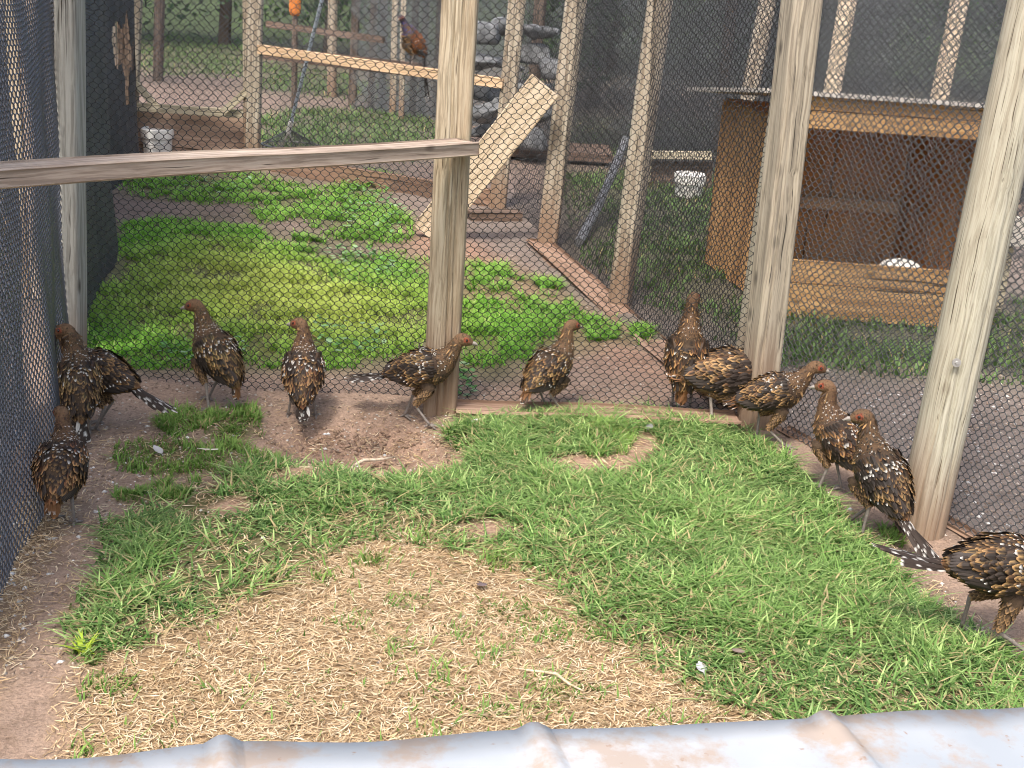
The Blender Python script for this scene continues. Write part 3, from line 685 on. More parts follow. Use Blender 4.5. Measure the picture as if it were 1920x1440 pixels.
# ------------------------------------------------------------------ near pen: back fence
CL = np.array([-1.38, 3.80, 0]); CC = np.array([-.22, 3.80, 0]); CR = np.array([.77, 3.87, 0]); RP = np.array([1.145, 3.13, 0]); SD = (RP - CR) / np.linalg.norm(RP - CR)
ft = empty('back_fence', (-.3, 3.82, 0), 'black diamond netting fence with three timber posts across the back of the pen', 'fence')
top = D(130, 0, 3.8); top = CL + (top - CL) * 1.55
po = post('post', CL, top, .034, M_wgrey, ft, 'square', ((-1.9, 2),), .003, knots=((-1.3, .35, .02),), ry=.045); tag(po, 'grey green weathered post')
top = D(863, 0, 3.8); top = CC + (top - CC) * 1.6
po = post('post', CC + np.array([0, -.012, 0]), top, .052, M_wmix, ft, 'square', ((-1.35, 2), (-1.75, 5), (-1.02, 8)), .009, knots=((-1.9, .82, .03), (-1.6, .3, .02)), ry=.05); tag(po, 'brown and grey cracked post')
top = D(1500, 0, 3.87); top = CR + (top - CR) * 1.55
po = post('post', CR + np.array([.01, -.03, 0]), top, .047, M_wcorner, ft, 'square', ((-2.25, 1), (-2.05, 4)), .007, yaw=math.radians(18), knots=((-1.45, .78, .022), (-1.3, 1.1, .015)), ry=.05); tag(po, 'pale brown corner post with a grooved left face')
hexnet('netting', CL + [-.02, .055, 0], CR + [.0, .03, 0], .0, 1.95, M_net, ft, seed=1)
ra = D(876, 276, 3.72); rb = D(-60, 331, 2.42)
rail = beam('rail', rb, ra, .088, .040, M_wrail, ft, wob=.002, bev=.004); tag(rail, 'weathered reddish perch rail')
V, F = merge([pipe([ra + np.array([-.05 + .022 * i, -.046, .006]), ra + np.array([-.05 + .022 * i, -.0475, .006])], .0035, 8) for i in (-1.2, 0)])
mk('nail', V, F, M_steel, ft)
beam('base_board', (-.17, 3.765, .008), (.72, 3.83, .012), .115, .045, M_baseb, ft, wob=.003, bev=.008)
# pole behind the netting at the corner, seen through it
po = post('post', (.735, 4.0, 0), (.765, 4.0, 1.85), .021, M_wround, ft, 'round', ((-1.8, 3),), .004); tag(po, 'pale slim pole behind the corner netting')

# right side fence
SR = CR + SD * 0.02
sf = empty('side_fence', RP, 'black netting fence on the right side with a pale round pole', 'fence')
top = D(1972, 0, 3.13); top = RP + (top - RP) * 1.5
po = post('post', RP + np.array([-.045, -.02, 0]), top + np.array([-.045, -.02, 0]), .0635, M_wround, sf, 'round', ((-1.65, 2), (-1.15, 6), (-2.1, 4)), .007, knots=((-1.35, .93, .03),), taper=.06)
nrmS = np.array([-SD[1], SD[0], 0])
hexnet('netting', CR + nrmS * .035, CR + nrmS * .035 + SD * 2.6, -.02, 1.95, M_net_grey, sf, cw=.026, ch=.027, r=.0015, seed=4)
V, F = pipe([RP + np.array([-.052, -.086, .48]), RP + np.array([-.052, -.0905, .4805])], [.011, .011], 14)
ring = mk('washer', V, F, M_steel, sf)
V, F = pipe([RP + np.array([-.052, -.0905, .4805]), RP + np.array([-.052, -.094, .481])], [.005, .004], 8); mk('screw', V, F, M_steel, sf)
beam('foot_block', RP + np.array([-.115, -.05, .02]), RP + np.array([-.075, -.03, .10]), .05, .05, M_wmix, sf, bev=.006)
beam('base_board', CR + SD * .1 + nrmS * .06 + [0, 0, -.012], CR + SD * 2.5 + nrmS * .06 + [0, 0, -.012], .06, .05, M_baseb, sf, wob=.004, bev=.01)

# left side netting that bellies into the pen
lf = empty('left_fence', (-1.3, 3.0, 0), 'loose sagging netting wall with painted blue grey sheen closing the left side of the pen', 'fence')
La = np.array([-1.40, 3.86, 0]); Lb = np.array([-1.02, 2.05, 0])
def belly(u, z):
    return .055 * np.sin(np.clip(u / 1.9, 0, 1) * math.pi) * (1.1 - .8 * np.clip(z, 0, 1.2)) + .006 * np.sin(u * 9 + z * 2.0) + .002 * np.sin(u * 23 + z * 3)
hexnet('netting', La, Lb, -.02, 1.95, M_net_side, lf, cw=.024, ch=.026, r=.0021, disp=belly, seed=9, jit=.0008)
hexnet('netting', La + [-.035, -.35, 0], Lb + [-.03, 0, 0], -.02, 1.95, M_net_side, lf, cw=.024, ch=.026, r=.0021, disp=lambda u, z: .020 * np.sin(u * 4 + z + 1), seed=12, jit=.0008)
po = post('post', (-1.16, 1.75, 0), (-1.16, 1.75, 1.95), .045, M_wgrey, lf, 'square'); tag(po, 'grey post at the near end')

# ------------------------------------------------------------------ back pen: side fence, end fence, gate
P1 = np.array([.43, 5.25, 0]); P2 = np.array([.13, 6.39, 0]); P3 = np.array([-.15, 7.25, 0]); GP = np.array([-1.72, 8.05, 0])
bf = empty('back_pen_side_fence', P2, 'netting fence with three pale posts running away from the corner post', 'fence')
for B, tx, r in ((P1, 1238, .05), (P2, 1080, .052), (P3, 970, .048)):
    t_ = D(tx, 0, B[1]); post('post', B, B + (t_ - B) * 1.6, r, M_wpost, bf, 'square' if B is not P1 else 'round', ((-1.5, random.random() * 5), (-2.2, 3)), .006, ry=r * 1.05)
hexnet('netting', CR + [0.0, .06, 0], P2 + [.03, .03, 0], 0, 1.9, M_net, bf, seed=15, jit=.0012)
linenet('netting', P2 + [.03, .03, 0], P3 + [.05, .03, 0], 0, 1.9, M_net, bf, cell=.029, seed=2)
beam('base_board', CR + [-.05, .12, .0], P2 + [-.05, 0, .0], .13, .05, M_baseb, bf, wob=.008, bev=.014)

ef = empty('end_fence', (-.9, 7.65, 0), 'netting end fence of the back pen with a pale perch rail between its posts', 'fence')
t_ = D(480, 0, 8.05); post('post', GP, GP + (t_ - GP) * 1.75, .042, M_wpost, ef, 'square', ((-1.6, 2),), .004)
linenet('netting', GP + [.04, 0, 0], P3 + [-.05, 0, 0], 0, 1.85, M_net_grey, ef, cell=.030, r=.0014, seed=6)
pa = D(486, 92, 8.0); pb = D(945, 157, 7.2)
rl = beam('perch_rail', pa, pb, .04, .055, M_wpaleX, ef); tag(rl, 'fresh pale perch rail')
beam('base_board', GP + [0, 0, .03], P3 + [0, 0, .03], .04, .14, M_baseb, ef)

gt = empty('gate', (-2.15, 8.15, 0), 'beige gate frame with corner braces over a brown kick board', 'gate')
gl = D(250, 200, 8.25); gr_ = D(466, 214, 8.12)
beam('bottom_rail', gl, gr_, .04, .052, M_wbeigeX, gt)
g0 = D(462, -60, 8.10); beam('stile', D(464, 290, 8.12), g0, .04, .058, M_wpost, gt, upv=(0, 1, 0), axis='Z')
beam('stile', D(250, 280, 8.27), D(262, -60, 8.27), .04, .05, M_wpost, gt, upv=(0, 1, 0), axis='Z')
b1 = beam('brace', D(250, 152, 8.23), D(292, 198, 8.23), .03, .045, M_wbeigeX, gt); b2 = beam('brace', D(466, 168, 8.09), D(420, 208, 8.09), .03, .045, M_wbeigeX, gt)
kb0 = D(245, 252, 8.34); kb1 = D(470, 258, 8.24)
kb0[2] = .15; kb1[2] = .15; beam('kick_board', kb0, kb1, .02, .34, M_brownply, gt)
linenet('netting', kb0 + [0, 0, 0], kb1 + [0, 0, 0], .34, 1.75, M_net_grey, gt, cell=.03, r=.0014, seed=21)

# black shade cloth on the left of the back pen
cs = empty('shade_cloth', (-1.9, 5.8, 0), 'black shade cloth with a torn hole hung along the left of the back pen', 'shade cloth')
A_ = np.array([-1.43, 3.98]); B_ = np.array([-2.415, 8.0])
hole_c = D(241, 92, 7.2)
Lc = np.linalg.norm(B_ - A_); hu = np.dot(np.array(hole_c[:2]) - A_, (B_ - A_) / Lc)
def hole(u, z):
    du = (u - 3.62) ; dz = z - .72
    return abs(du) / .46 + abs(dz + du * .22) / .19 < 1 + .22 * math.sin(u * 21) or (abs(du + .0) < .05 and -.30 < dz < -.1)
cloth('cloth', A_, B_, -.02, 1.9, M_tarp, cs, amp=.03, freq=3.2, hole=hole, nu=170, nv=80, extra=lambda u, z: .13 * np.exp(-((u - 2.9) / .62) ** 2))
post('post', (-2.50, 8.06, 0), (-2.50, 8.06, 1.95), .045, M_wdark, cs); post('post', (-1.98, 5.85, 0), (-1.98, 5.85, 1.9), .04, M_wdark, cs)
pbd = empty('pale_board', (-2.75, 7.9, 0), 'pale board leaning behind the torn hole in the black shade cloth', 'board')
beam('board', (-2.72, 7.3, .0), (-2.66, 8.3, .0 ), .02, 2.4, M_wpale, pbd)
# pale slim pole by the left post
sp = empty('slim_stake', (-1.30, 3.90, 0), 'slim pale stake just behind the netting beside the grey left post', 'stake')
post('stake', D(156, 690, 3.9) * [1, 1, 0], D(150, -100, 3.9), .011, M_wpost, sp, 'round', ())

# things in the back pen
ra_ = empty('ramp_plank', G(800, 430), 'wide pale plank leaning up against the back pen fence', 'plank')
q0 = G(800, 440, .02); q1_ = D(1022, 160, 6.22)
pl = beam('board', q0, q1_, .045, .20, M_wpale, None, upv=(0, 1, .0)); bpy.data.objects.remove(pl)
nv = np.array([.35, -.75, .55]); d_ = (q1_ - q0) / np.linalg.norm(q1_ - q0); sv = np.cross(d_, nv); sv /= np.linalg.norm(sv)
beam('board', q0, q1_, .045, .165, M_wpale, ra_, upv=sv, bev=.004, axis='Z')
lg = empty('short_log', G(905, 400), 'short brown board lying beside the foot of the leaning plank', 'board')
beam('board', G(880, 404, .03), G(975, 404, .03), .09, .05, M_wdarkX, lg)

def bucket(name, base, r, h, label):
    b = empty(name, base, label, 'bucket')
    prof = [(0, .0), (r * .86, .0), (r * .88, .006), (r, h), (r * 1.05, h - .035), (r * 1.07, h - .033), (r * 1.07, h + .012), (r * .98, h + .018), (0, h + .022)]
    # body below, lid above
    def lathe(pr, k=28):
        V = []; F = []
        for i, (rr, zz) in enumerate(pr):
            for j in range(k): a = 2 * math.pi * j / k; V.append((base[0] + rr * math.cos(a), base[1] + rr * math.sin(a), base[2] + zz))
        for i in range(len(pr) - 1):
            for j in range(k): F.append((i * k + j, i * k + (j + 1) % k, (i + 1) * k + (j + 1) % k, (i + 1) * k + j))
        return V, F
    V, F = lathe([(0.001, 0), (r * .86, 0), (r * .88, .006), (r * .99, h * .98), (.001, h * .98)]); mk('body', V, F, M_white, b, smooth=False)
    V, F = lathe([(r * 1.0, h - .045), (r * 1.06, h - .043), (r * 1.07, h + .010), (r * .99, h + .016), (r * .95, h + .004), (.001, h + .004)]); mk('lid', V, F, M_white, b)
    pts = [(base[0] + r * 1.05 * math.cos(a), base[1] - .02 + .0 * a, base[2] + h * .8 - .5 * r * math.sin(a)) for a in np.linspace(0, math.pi, 14)]
    pts = [(x, base[1] - r * 1.1 * math.sin(a) , z) for (x, y, z), a in zip(pts, np.linspace(0, math.pi, 14))]
    V, F = pipe(pts, .0025, 6); mk('handle', V, F, M_steel, b)
    return b
bucket('bucket', G(296, 293), .098, .165, 'white lidded plastic bucket in front of the brown kick board at the far gate')
bucket('bucket', G(1290, 368), .095, .13, 'white plastic bucket standing left of the orange wooden shelter')

# catching net with a long pale blue pole
cn = empty('catching_net', G(545, 280), 'catching net with a long pale blue pole leaning upside down in the far pen', 'net')
t0 = D(545, 232, 8.6); t1 = D(606, -10, 8.2); t1 = t0 + (t1 - t0) * 1.25
V, F = pipe([t0, t1], [.011, .013], 10); mk('pole', V, F, M_pole, cn)
V, F = pipe([t0 + (t0 - t1) * .06, t0 + (t1 - t0) * .02], .017, 10); mk('grip', V, F, M_white, cn)
f0 = t0 + (t0 - t1) * .055; hoop = []
b0 = G(528, 278, .02); b1_ = G(552, 279, .02)
V, F = merge([pipe([f0, (f0 + b0) / 2 + [-.004, 0, 0], b0], .007, 6), pipe([f0, (f0 + b1_) / 2 + [.004, 0, 0], b1_], .007, 6)]); mk('fork', V, F, M_white, cn)
hc = (b0 + b1_) / 2; hoop = [hc + np.array([.20 * math.cos(a), .16 * math.sin(a) + .1, .01]) for a in np.linspace(0, 2 * math.pi, 29)]
V, F = pipe(hoop, .006, 6); mk('hoop', V, F, M_net_grey, cn)
S0 = []; S1 = []
apex = f0 + np.array([0, .02, .02])
for i in range(28):
    for s in range(6):
        for dk in (1, -1):
            a = hoop[i] * (1 - s / 6) + apex * (s / 6); b_ = hoop[(i + dk) % 28] * (1 - (s + 1) / 6) + apex * ((s + 1) / 6); S0.append(a); S1.append(b_)
V, F = tubes(S0, S1, .0016); mk('netting', V, F, M_net_grey, cn)

# ------------------------------------------------------------------ shelter box in the right pen
sh = empty('shelter_box', (1.5, 5.7, 0), 'open fronted orange brown plywood shelter box with a pale roof in the right pen', 'shelter')
fy = 5.22
def SP(px, py, y): return D(px, py, y)
FLb = np.array([1.07, fy, 0]); FRb = np.array([1.93, fy - .03, 0]); BLb = np.array([.90, 6.10, 0]); BRb = np.array([1.80, 6.12, 0]); HT = D(1500, 178, fy)[2]
def panel(name, a, b, z0, z1, th, mat, lab=None):
    a = np.array(a, float); b = np.array(b, float); m0 = a.copy(); m1 = b.copy(); m0[2] = m1[2] = (z0 + z1) / 2
    o = beam(name, m0, m1, th, z1 - z0, mat, sh, bev=.002)
    if lab: tag(o, lab)
    return o
panel('side_panel', FLb + [0, .02, 0], BLb, .02, HT - .115, .018, M_ply, 'sunlit left side panel')
panel('side_panel', FRb + [0, .02, 0], BRb, .02, HT - .115, .018, M_ply)
panel('back_panel', BLb + [.012, -.01, 0], BRb + [-.012, -.01, 0], .02, HT - .115, .018, M_ply)
zt = D(1500, 238, fy)[2]
hb1 = (HT - zt) * .42
panel('header_board', FLb + [-.01, -.012, 0], FRb + [.01, -.012, 0], HT - hb1, HT, .022, M_plyX)
panel('header_board', FLb + [-.01, -.012, 0], FRb + [.01, -.012, 0], zt, HT - hb1 - .004, .020, M_plyX)
zl = D(1600, 492, fy)[2]; zm = D(1600, 535, fy)[2]
panel('front_board', FLb + [-.01, -.012, 0], FRb + [.01, -.012, 0], zm + .003, zl, .022, M_plyX)
panel('front_board', FLb + [-.01, -.012, 0], FRb + [.01, -.012, 0], .01, zm - .002, .020, M_plyX)
zr = D(1600, 378, 6.0)[2]
panel('cross_rail', BLb + [.03, -.05, 0], BRb + [-.03, -.05, 0], zr - .055, zr, .04, M_wpaleX)
V, F = box_vf((FLb[0] + BRb[0]) / 2 + .04, (fy + 6.1) / 2, .055, .80, .80, .02); mk('floor_panel', V, F, M_ply, sh)
# roof: thin sheet with a pale edge that overhangs to the left
rv = np.array([[FLb[0] - .16, fy - .05, HT + .004], [FRb[0] + .10, fy - .08, HT + .004], [BRb[0] + .08, 6.25, HT - .105], [BLb[0] - .16, 6.25, HT - .105]])
V = np.concatenate([rv, rv + [0, 0, .018]]); mk('roof_panel', V, [(3, 2, 1, 0), (4, 5, 6, 7), (0, 1, 5, 4), (1, 2, 6, 5), (2, 3, 7, 6), (3, 0, 4, 7)], plain('pale_roof', (.55, .52, .48), .7, .2, (.42, .38, .34), 20.), sh)
# white bowl on the front board
bw = empty('bowl', D(1690, 492, fy + .12), 'upturned white bowl resting in the open front of the wooden shelter', 'bowl')
V = []; F = []; bc = np.array(bw.location); k = 24
bc[2] = zl - .05
prof = [(.090, 0), (.094, .003), (.090, .014), (.076, .034), (.05, .046), (.025, .050), (.001, .051)]
for rr, zz in prof:
    for j in range(k): a = 2 * math.pi * j / k; V.append((bc[0] + rr * math.cos(a), bc[1] + rr * math.sin(a), bc[2] + zz))
for i in range(len(prof) - 1):
    for j in range(k): F.append((i * k + j, i * k + (j + 1) % k, (i + 1) * k + (j + 1) % k, (i + 1) * k + j))
mk('shell', V, F, M_white, bw, smooth=True)
V, F = box_vf(bc[0], bc[1] + .02, bc[2] - .012, .22, .20, .02, .003); sl = mk('inner_shelf', V, F, M_plyX, sh)

# ------------------------------------------------------------------ pens beyond
def simple_fence(name, a, b, posts, label, mat=M_wpost, net=True, clothm=None, h=1.9, r=.045, cell=.032, seed=0, clothz=(0, 1.8), cat='fence'):
    a = np.array(a, float); b = np.array(b, float)
    e = empty(name, ((a + b) / 2).tolist() + [0], label, cat)
    for t in posts:
        p = a + (b - a) * t; post('post', (p[0], p[1], 0), (p[0] + random.uniform(-.02, .02), p[1], h), r, mat, e, 'round' if random.random() < .5 else 'square', ())
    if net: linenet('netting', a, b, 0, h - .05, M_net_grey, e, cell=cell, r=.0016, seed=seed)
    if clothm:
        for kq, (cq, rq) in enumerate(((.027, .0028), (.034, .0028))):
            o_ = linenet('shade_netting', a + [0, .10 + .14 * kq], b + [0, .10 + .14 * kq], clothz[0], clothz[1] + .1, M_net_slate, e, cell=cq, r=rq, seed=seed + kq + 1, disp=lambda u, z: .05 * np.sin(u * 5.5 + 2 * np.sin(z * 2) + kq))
    return e
# netting partition right behind the side pen: another layer between camera and shelter
simple_fence('partition_fence', (.95, 4.72), (3.4, 4.3), (.97,), 'thin netting partition crossing the right pen in front of the wooden shelter', seed=31)
simple_fence('mesh_partition', (.22, 6.9), (4.2, 6.6), (.9,), 'grey netting partition crossing the right pens behind the pale posts', seed=37)
# line behind shelter with black cloth and three pale posts
c0 = G(1395, 205); c1 = G(1560, 175)
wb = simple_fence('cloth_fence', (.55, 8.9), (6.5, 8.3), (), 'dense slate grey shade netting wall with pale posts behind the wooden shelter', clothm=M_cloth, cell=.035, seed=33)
def ptop(px, y, b=-1.0): p = D(px, 0, y); return p
for (px0, px1, py1, y) in ((1590, 1560, 172, 8.2), (1800, 1760, 190, 8.1), (1440, 1400, 205, 8.35), (1960, 1925, 200, 8.0)):
    lo = D(px1, py1, y); hi = D(px0, 0, y); d = (hi - lo) / (hi[2] - lo[2]); post('post', lo - d * lo[2], lo + d * (1.9 - lo[2]), .055, M_wpale if px0 > 1500 else M_wpost, wb, 'round', ((-1.5, 2),), .004)
# horizontals and board in the pen beyond the side fence
hb = empty('low_barrier', (1.0, 8.35, 0), 'low grey board barrier behind the bucket left of the shelter', 'barrier')
beam('top_rail', D(1215, 290, 8.35), D(1335, 292, 8.3), .04, .05, M_wbeigeX, hb); k0 = D(1215, 330, 8.4); k1 = D(1335, 332, 8.35); beam('board', k0, k1, .02, .20, M_wdarkX, hb)
beam('leg', D(1217, 300, 8.38) * [1, 1, 0], D(1217, 290, 8.38), .04, .04, M_wbeigeX, hb, upv=(0, 1, 0), axis='Z')
bp = empty('bent_pipe', G(1100, 430), 'blue grey pipe slanting down to the grass behind the pale posts', 'pipe')
V, F = pipe([D(1172, 262, 7.6), D(1150, 320, 7.3), D(1120, 390, 6.9), G(1085, 455, .02)], .024, 10); mk('tube', V, F, plain('dull_pipe', (.20, .205, .215), .7, .3), bp)
wp = empty('white_plank', D(1900, 430, 5.6) * [1, 1, 0], 'whitish board standing at the right edge behind the round pole', 'board')
a_ = D(1880, 432, 5.6); b_ = D(1990, 440, 5.5); beam('board', a_, b_, .03, .13, plain('chalky_board', (.62, .60, .56), .7, .2, (.5, .47, .43), 12.), wp)
beam('leg', a_ * [1, 1, 0] + [.05, .03, 0], a_ + [.05, .03, .0], .04, .04, M_wbeigeX, wp, upv=(0, 1, 0), axis='Z')
# dark cloth wall behind the back pen, right half, with pale boulders before it
simple_fence('dark_fence', (-.05, 9.6), (3.0, 10.6), (.02, .5), 'dense slate grey shade netting beyond the back pen posts and the pale sacks', clothm=M_cloth, mat=M_wdark, cell=.035, seed=35)
rb_ = []
for i, (px, py, s) in enumerate(((905, 62, .13), (950, 48, .11), (1010, 58, .13), (900, 115, .15), (945, 120, .12), (1000, 105, .15), (1030, 130, .12), (905, 165, .15), (975, 165, .16), (915, 205, .16), (990, 215, .17), (925, 245, .16), (1000, 262, .17))):
    p = D(px, py, 9.0 + .1 * (i % 3)); 
    u, v = np.meshgrid(np.linspace(0, 2 * math.pi, 17)[:-1], np.linspace(0, math.pi, 10)); rr = 1 + .16 * np.sin(3 * u + i) * np.sin(v) + .12 * np.cos(2 * v + u * 2 + i * 2)
    V = np.stack([rr * np.sin(v) * np.cos(u) * s, rr * np.sin(v) * np.sin(u) * s * .7, rr * np.cos(v) * s * .42], -1).reshape(-1, 3)
    F = [(a * 16 + b2, a * 16 + (b2 + 1) % 16, (a + 1) * 16 + (b2 + 1) % 16, (a + 1) * 16 + b2) for a in range(9) for b2 in range(16)]
    qa = random.uniform(-.35, .35); V = V @ np.array([[math.cos(qa), 0, math.sin(qa)], [0, 1, 0], [-math.sin(qa), 0, math.cos(qa)]]); V += .02 * np.sin(V * 38 + i); rb_.append((V + p + [random.uniform(-.05, .05), 0, 0], F))
V, F = merge(rb_)
sk = empty('sack_pile', (-.1, 9.1, 0), 'pile of pale lumpy sacks in the shade behind the leaning plank', 'sacks')
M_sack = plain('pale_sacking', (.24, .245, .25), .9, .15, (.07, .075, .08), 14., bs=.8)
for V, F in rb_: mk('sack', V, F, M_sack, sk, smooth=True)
beam('board', (-.55, 9.3, .06), (.6, 9.3, .06), .5, .06, M_wdarkX, sk)
# row of grey stakes behind the end fence
st = empty('stake_row', (-.9, 9.8, 0), 'row of thin grey uprights and boards behind the far perch rail', 'fence')
for px0, px1, yb, rr, mt in ((668, 660, 200, .035, M_wdark), (702, 696, 205, .03, M_wdark), (742, 736, 215, .028, M_wpost), (757, 752, 225, .022, M_wpost), (800, 790, 215, .03, M_wdark), (826, 816, 220, .03, M_wdark), (720, 716, 205, .03, M_wdark), (780, 773, 215, .03, M_wdark)):
    g = G(px1, yb); t_ = D(px0, 0, g[1]); post('upright', g, g + (t_ - g) * 1.6, rr, mt, st, 'square', ())
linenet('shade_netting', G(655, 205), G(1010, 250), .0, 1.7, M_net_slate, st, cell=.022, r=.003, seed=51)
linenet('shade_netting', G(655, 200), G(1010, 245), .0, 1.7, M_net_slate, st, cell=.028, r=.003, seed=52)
bd = beam('board', D(492, 98, 9.3), D(790, 132, 8.7), .03, .09, M_wdarkX, st); beam('board', D(500, 45, 10.5), D(720, 75, 10.0), .03, .05, M_wdarkX, st)  # first board: shadow on the perch rail's back put into dark wood colour
fo = empty('orange_feeder', G(555, 150), 'orange feeder can on a dark stake beyond the far fence', 'feeder')
a_ = D(553, 25, 11.); V, F = merge([pipe([a_ + [0, 0, -.02], a_, a_ + [0, 0, .02], a_ + [0, 0, .2], a_ + [0, 0, .22]], [.03, .045, .05, .05, .03], 16)]); mk('can', V, F, M_orange, fo)
post('stake', a_ * [1, 1, 0], a_ + [0, 0, -.01], .025, M_wdark, fo, 'round', (), bury=.0)
f2 = simple_fence('far_left_fence', (-6.5, 12.2), (-1.6, 12.4), (.1, .52, .94), 'far netting fence in front of the dark shrubs', mat=M_wpost, cell=.05, seed=41)
rwp = empty('far_post', G(296, 150), 'grey brown post standing in the shaded grass beyond the far gate', 'post'); post('timber', G(296, 152), D(303, -150, G(296, 152)[1]), .05, M_wdark, rwp, 'round', ((-1.5, 1),))

# boards seen dimly through the left netting
bw_ = empty('board_wall', (-2.1, 4.75, 0), 'rough tan and brown upright boards seen through the left netting', 'wall')
x = -1.66
i = 0
while x > -3.0:
    wd = random.uniform(.09, .15); mt = [M_wmix, M_wrail, M_wmix, M_ply, M_wdark][i % 5]; i += 1
    beam('board', (x - wd / 2, 4.75 + random.uniform(-.01, .01), 0), (x - wd / 2 + .03, 4.75, 1.8 + random.uniform(-.05, .05)), wd - .006, .022, mt, bw_, upv=(0, 1, 0), axis='Z'); x -= wd
# shrubs and trees beyond everything
def make_tree(loc, h, rr, seed, nleaf, label, name, conifer=False, low=.1):
    r = np.random.default_rng(seed); e = empty(name, loc, label, 'tree' if h > 3 else 'shrub', 'trees and shrubs beyond the pens')
    L = np.array(loc); V, F = pipe([L + [0, 0, -.1], L + [.05, 0, h * .3], L + [-.04, .05, h * .65], L + [0, 0, h * .9]], [h * .03, h * .024, h * .014, h * .005], 8); parts = [(V, F)]
    cent = []
    for i in range(16):
        z = h * r.uniform(low + .1, .9); a = r.uniform(0, 6.28); q = rr * (1 - .6 * z / h) * r.uniform(.4, .9); c = L + [q * math.cos(a), q * math.sin(a), z + .1 * h]; parts.append(pipe([L + [0, 0, z * .85], (L + [0, 0, z]) * .5 + c * .5, c], [h * .010, h * .007, h * .002], 5)); cent.append(c)
    V, F = merge(parts); mk('trunk', V, F, M_bark, e)
    ci = r.integers(0, 16, nleaf); P = np.array(cent)[ci] + r.normal(0, 1, (nleaf, 3)) * rr * np.array([.26, .26, .24]); P[:, 2] = np.clip(P[:, 2], .05, h)
    s = r.uniform(.03, .075, nleaf) * (h / 3) ** .3; nn = r.normal(0, 1, (nleaf, 3)); nn /= np.linalg.norm(nn, axis=1)[:, None]; t = np.cross(nn, r.normal(0, 1, (nleaf, 3))); t /= np.linalg.norm(t, axis=1)[:, None]; b = np.cross(nn, t)
    V = np.stack([P - t * s[:, None], P - b * s[:, None] * .5, P + t * s[:, None], P + b * s[:, None] * .5], 1).reshape(-1, 3); bi = np.arange(nleaf) * 4; F = np.stack([bi, bi + 1, bi + 2, bi + 3], 1)
    col = np.repeat(np.array([(.035, .08, .03), (.06, .12, .04), (.025, .06, .028), (.09, .15, .05)])[r.integers(0, 4, nleaf)] * (.8 + .4 * (ci[:, None] % 5) / 4), 4, 0)
    cr = mk('crown', V, F, M_leaf, e, col=col); cr['kind'] = 'stuff'
TL = [(-7.6, 17.5, 3.2, 1.7, 'leafmost wide dark shrub past the far left fence'), (-5.6, 16.8, 2.6, 1.5, ''), (-4.1, 17.4, 3.0, 1.5, ''), (-2.6, 16.6, 2.6, 1.4, ''), (-1.0, 17.6, 3.4, 1.6, ''), (1.0, 17.0, 2.8, 1.5, ''), (3.2, 18.0, 4.2, 2.0, ''), (6.0, 16.5, 3.8, 1.9, ''), (8.8, 18.5, 4.8, 2.2, ''), (-10.5, 17.0, 4.4, 2.2, ''), (.6, 12.9, 2.3, 1.1, ''), (2.6, 12.6, 2.6, 1.3, ''), (4.9, 11.8, 2.4, 1.3, '')]
LBL = ['dark green shrub behind the black shade cloth, beyond the far left fence', 'dark bushy shrub right beyond the grey brown far post', 'dark green shrub beyond the gate, left of the gate post', 'dark green shrub behind the catching net pole', 'tall dark shrub behind the row of grey uprights', 'dark shrub behind the pile of pale sacks', 'broad dark tree behind the dark cloth wall', 'dark tree behind the wooden shelter and its cloth wall', 'tallest dark tree at the far right beyond the pens', 'broad dark tree at the far left beyond the pens', 'dark shrub glimpsed through the shade netting above the leaning plank', 'dark shrub glimpsed through the netting left of the corner post', 'dark shrub glimpsed through the netting above the wooden shelter']
for i, (x, y, h, r_, _) in enumerate(TL): make_tree((x, y, .02), h, r_, 100 + i, 5200, LBL[i], 'leafy_tree' if h > 3 else 'leafy_shrub')

# ------------------------------------------------------------------ foreground metal sheet
ms = empty('metal_sheet', (.2, .75, 0), 'ribbed galvanised metal sheet stained with brown dirt in the foreground', 'metal sheet')
ed = np.array([.981, .195, 0]); rd = np.array([.28, -.96, 0]); 
o0 = G(1000, 1368, .48)
prof = []; ribs = [-1.45, -1.09, -.73, -.365, 0, .365, .73, 1.09]
xs = list(np.arange(-1.6, 1.3, .03))
for rb0 in ribs: xs += [rb0 - .036, rb0 - .022, rb0 - .014, rb0 - .005, rb0 + .005, rb0 + .014, rb0 + .022, rb0 + .036]
xs = sorted(set(np.round(xs, 4)))
def rz(x):
    z = 0
    for r0_ in ribs:
        d = abs(x - r0_); z = max(z, .011 * (.5 + .5 * math.cos(min(1, d / .021) * math.pi)) ** .6)
    return z
NV = 24; V = []
for j in range(NV + 1):
    t = j / NV * 1.15
    for x in xs:
        wav = .004 * math.sin(x * 7) + .003 * math.sin(x * 17 + 1)
        fr = (.010 * math.sin(x * 6.0) + .004 * math.sin(x * 21)) * (1 if j == 0 else 0)
        p = o0 + ed * x + rd * (t + fr); z = .48 + rz(x) + wav * (1 - t * .5) + .004 * math.sin(x * 3 + t * 4) - .03 * t
        if j == 0: z -= .002
        V.append((p[0], p[1], z))
m_ = len(xs); n0 = len(V); V = V + [(a, b, c - .0012) for a, b, c in V]; F = []
for j in range(NV):
    for i in range(m_ - 1):
        q = (j * m_ + i, (j + 1) * m_ + i, (j + 1) * m_ + i + 1, j * m_ + i + 1); F.append(q); F.append(tuple(v + n0 for v in q[::-1]))
for i in range(m_ - 1): F.append((i, i + 1, i + 1 + n0, i + n0))
mk('ribbed_panel', V, F, M_sheet, ms, smooth=True)
for t in (.10, 1.0):
    beam('support_beam', o0 + ed * -1.5 + rd * t + [0, 0, -.055 - .03 * t], o0 + ed * 1.2 + rd * t + [0, 0, -.055 - .03 * t], .04, .09, M_wmix, ms)
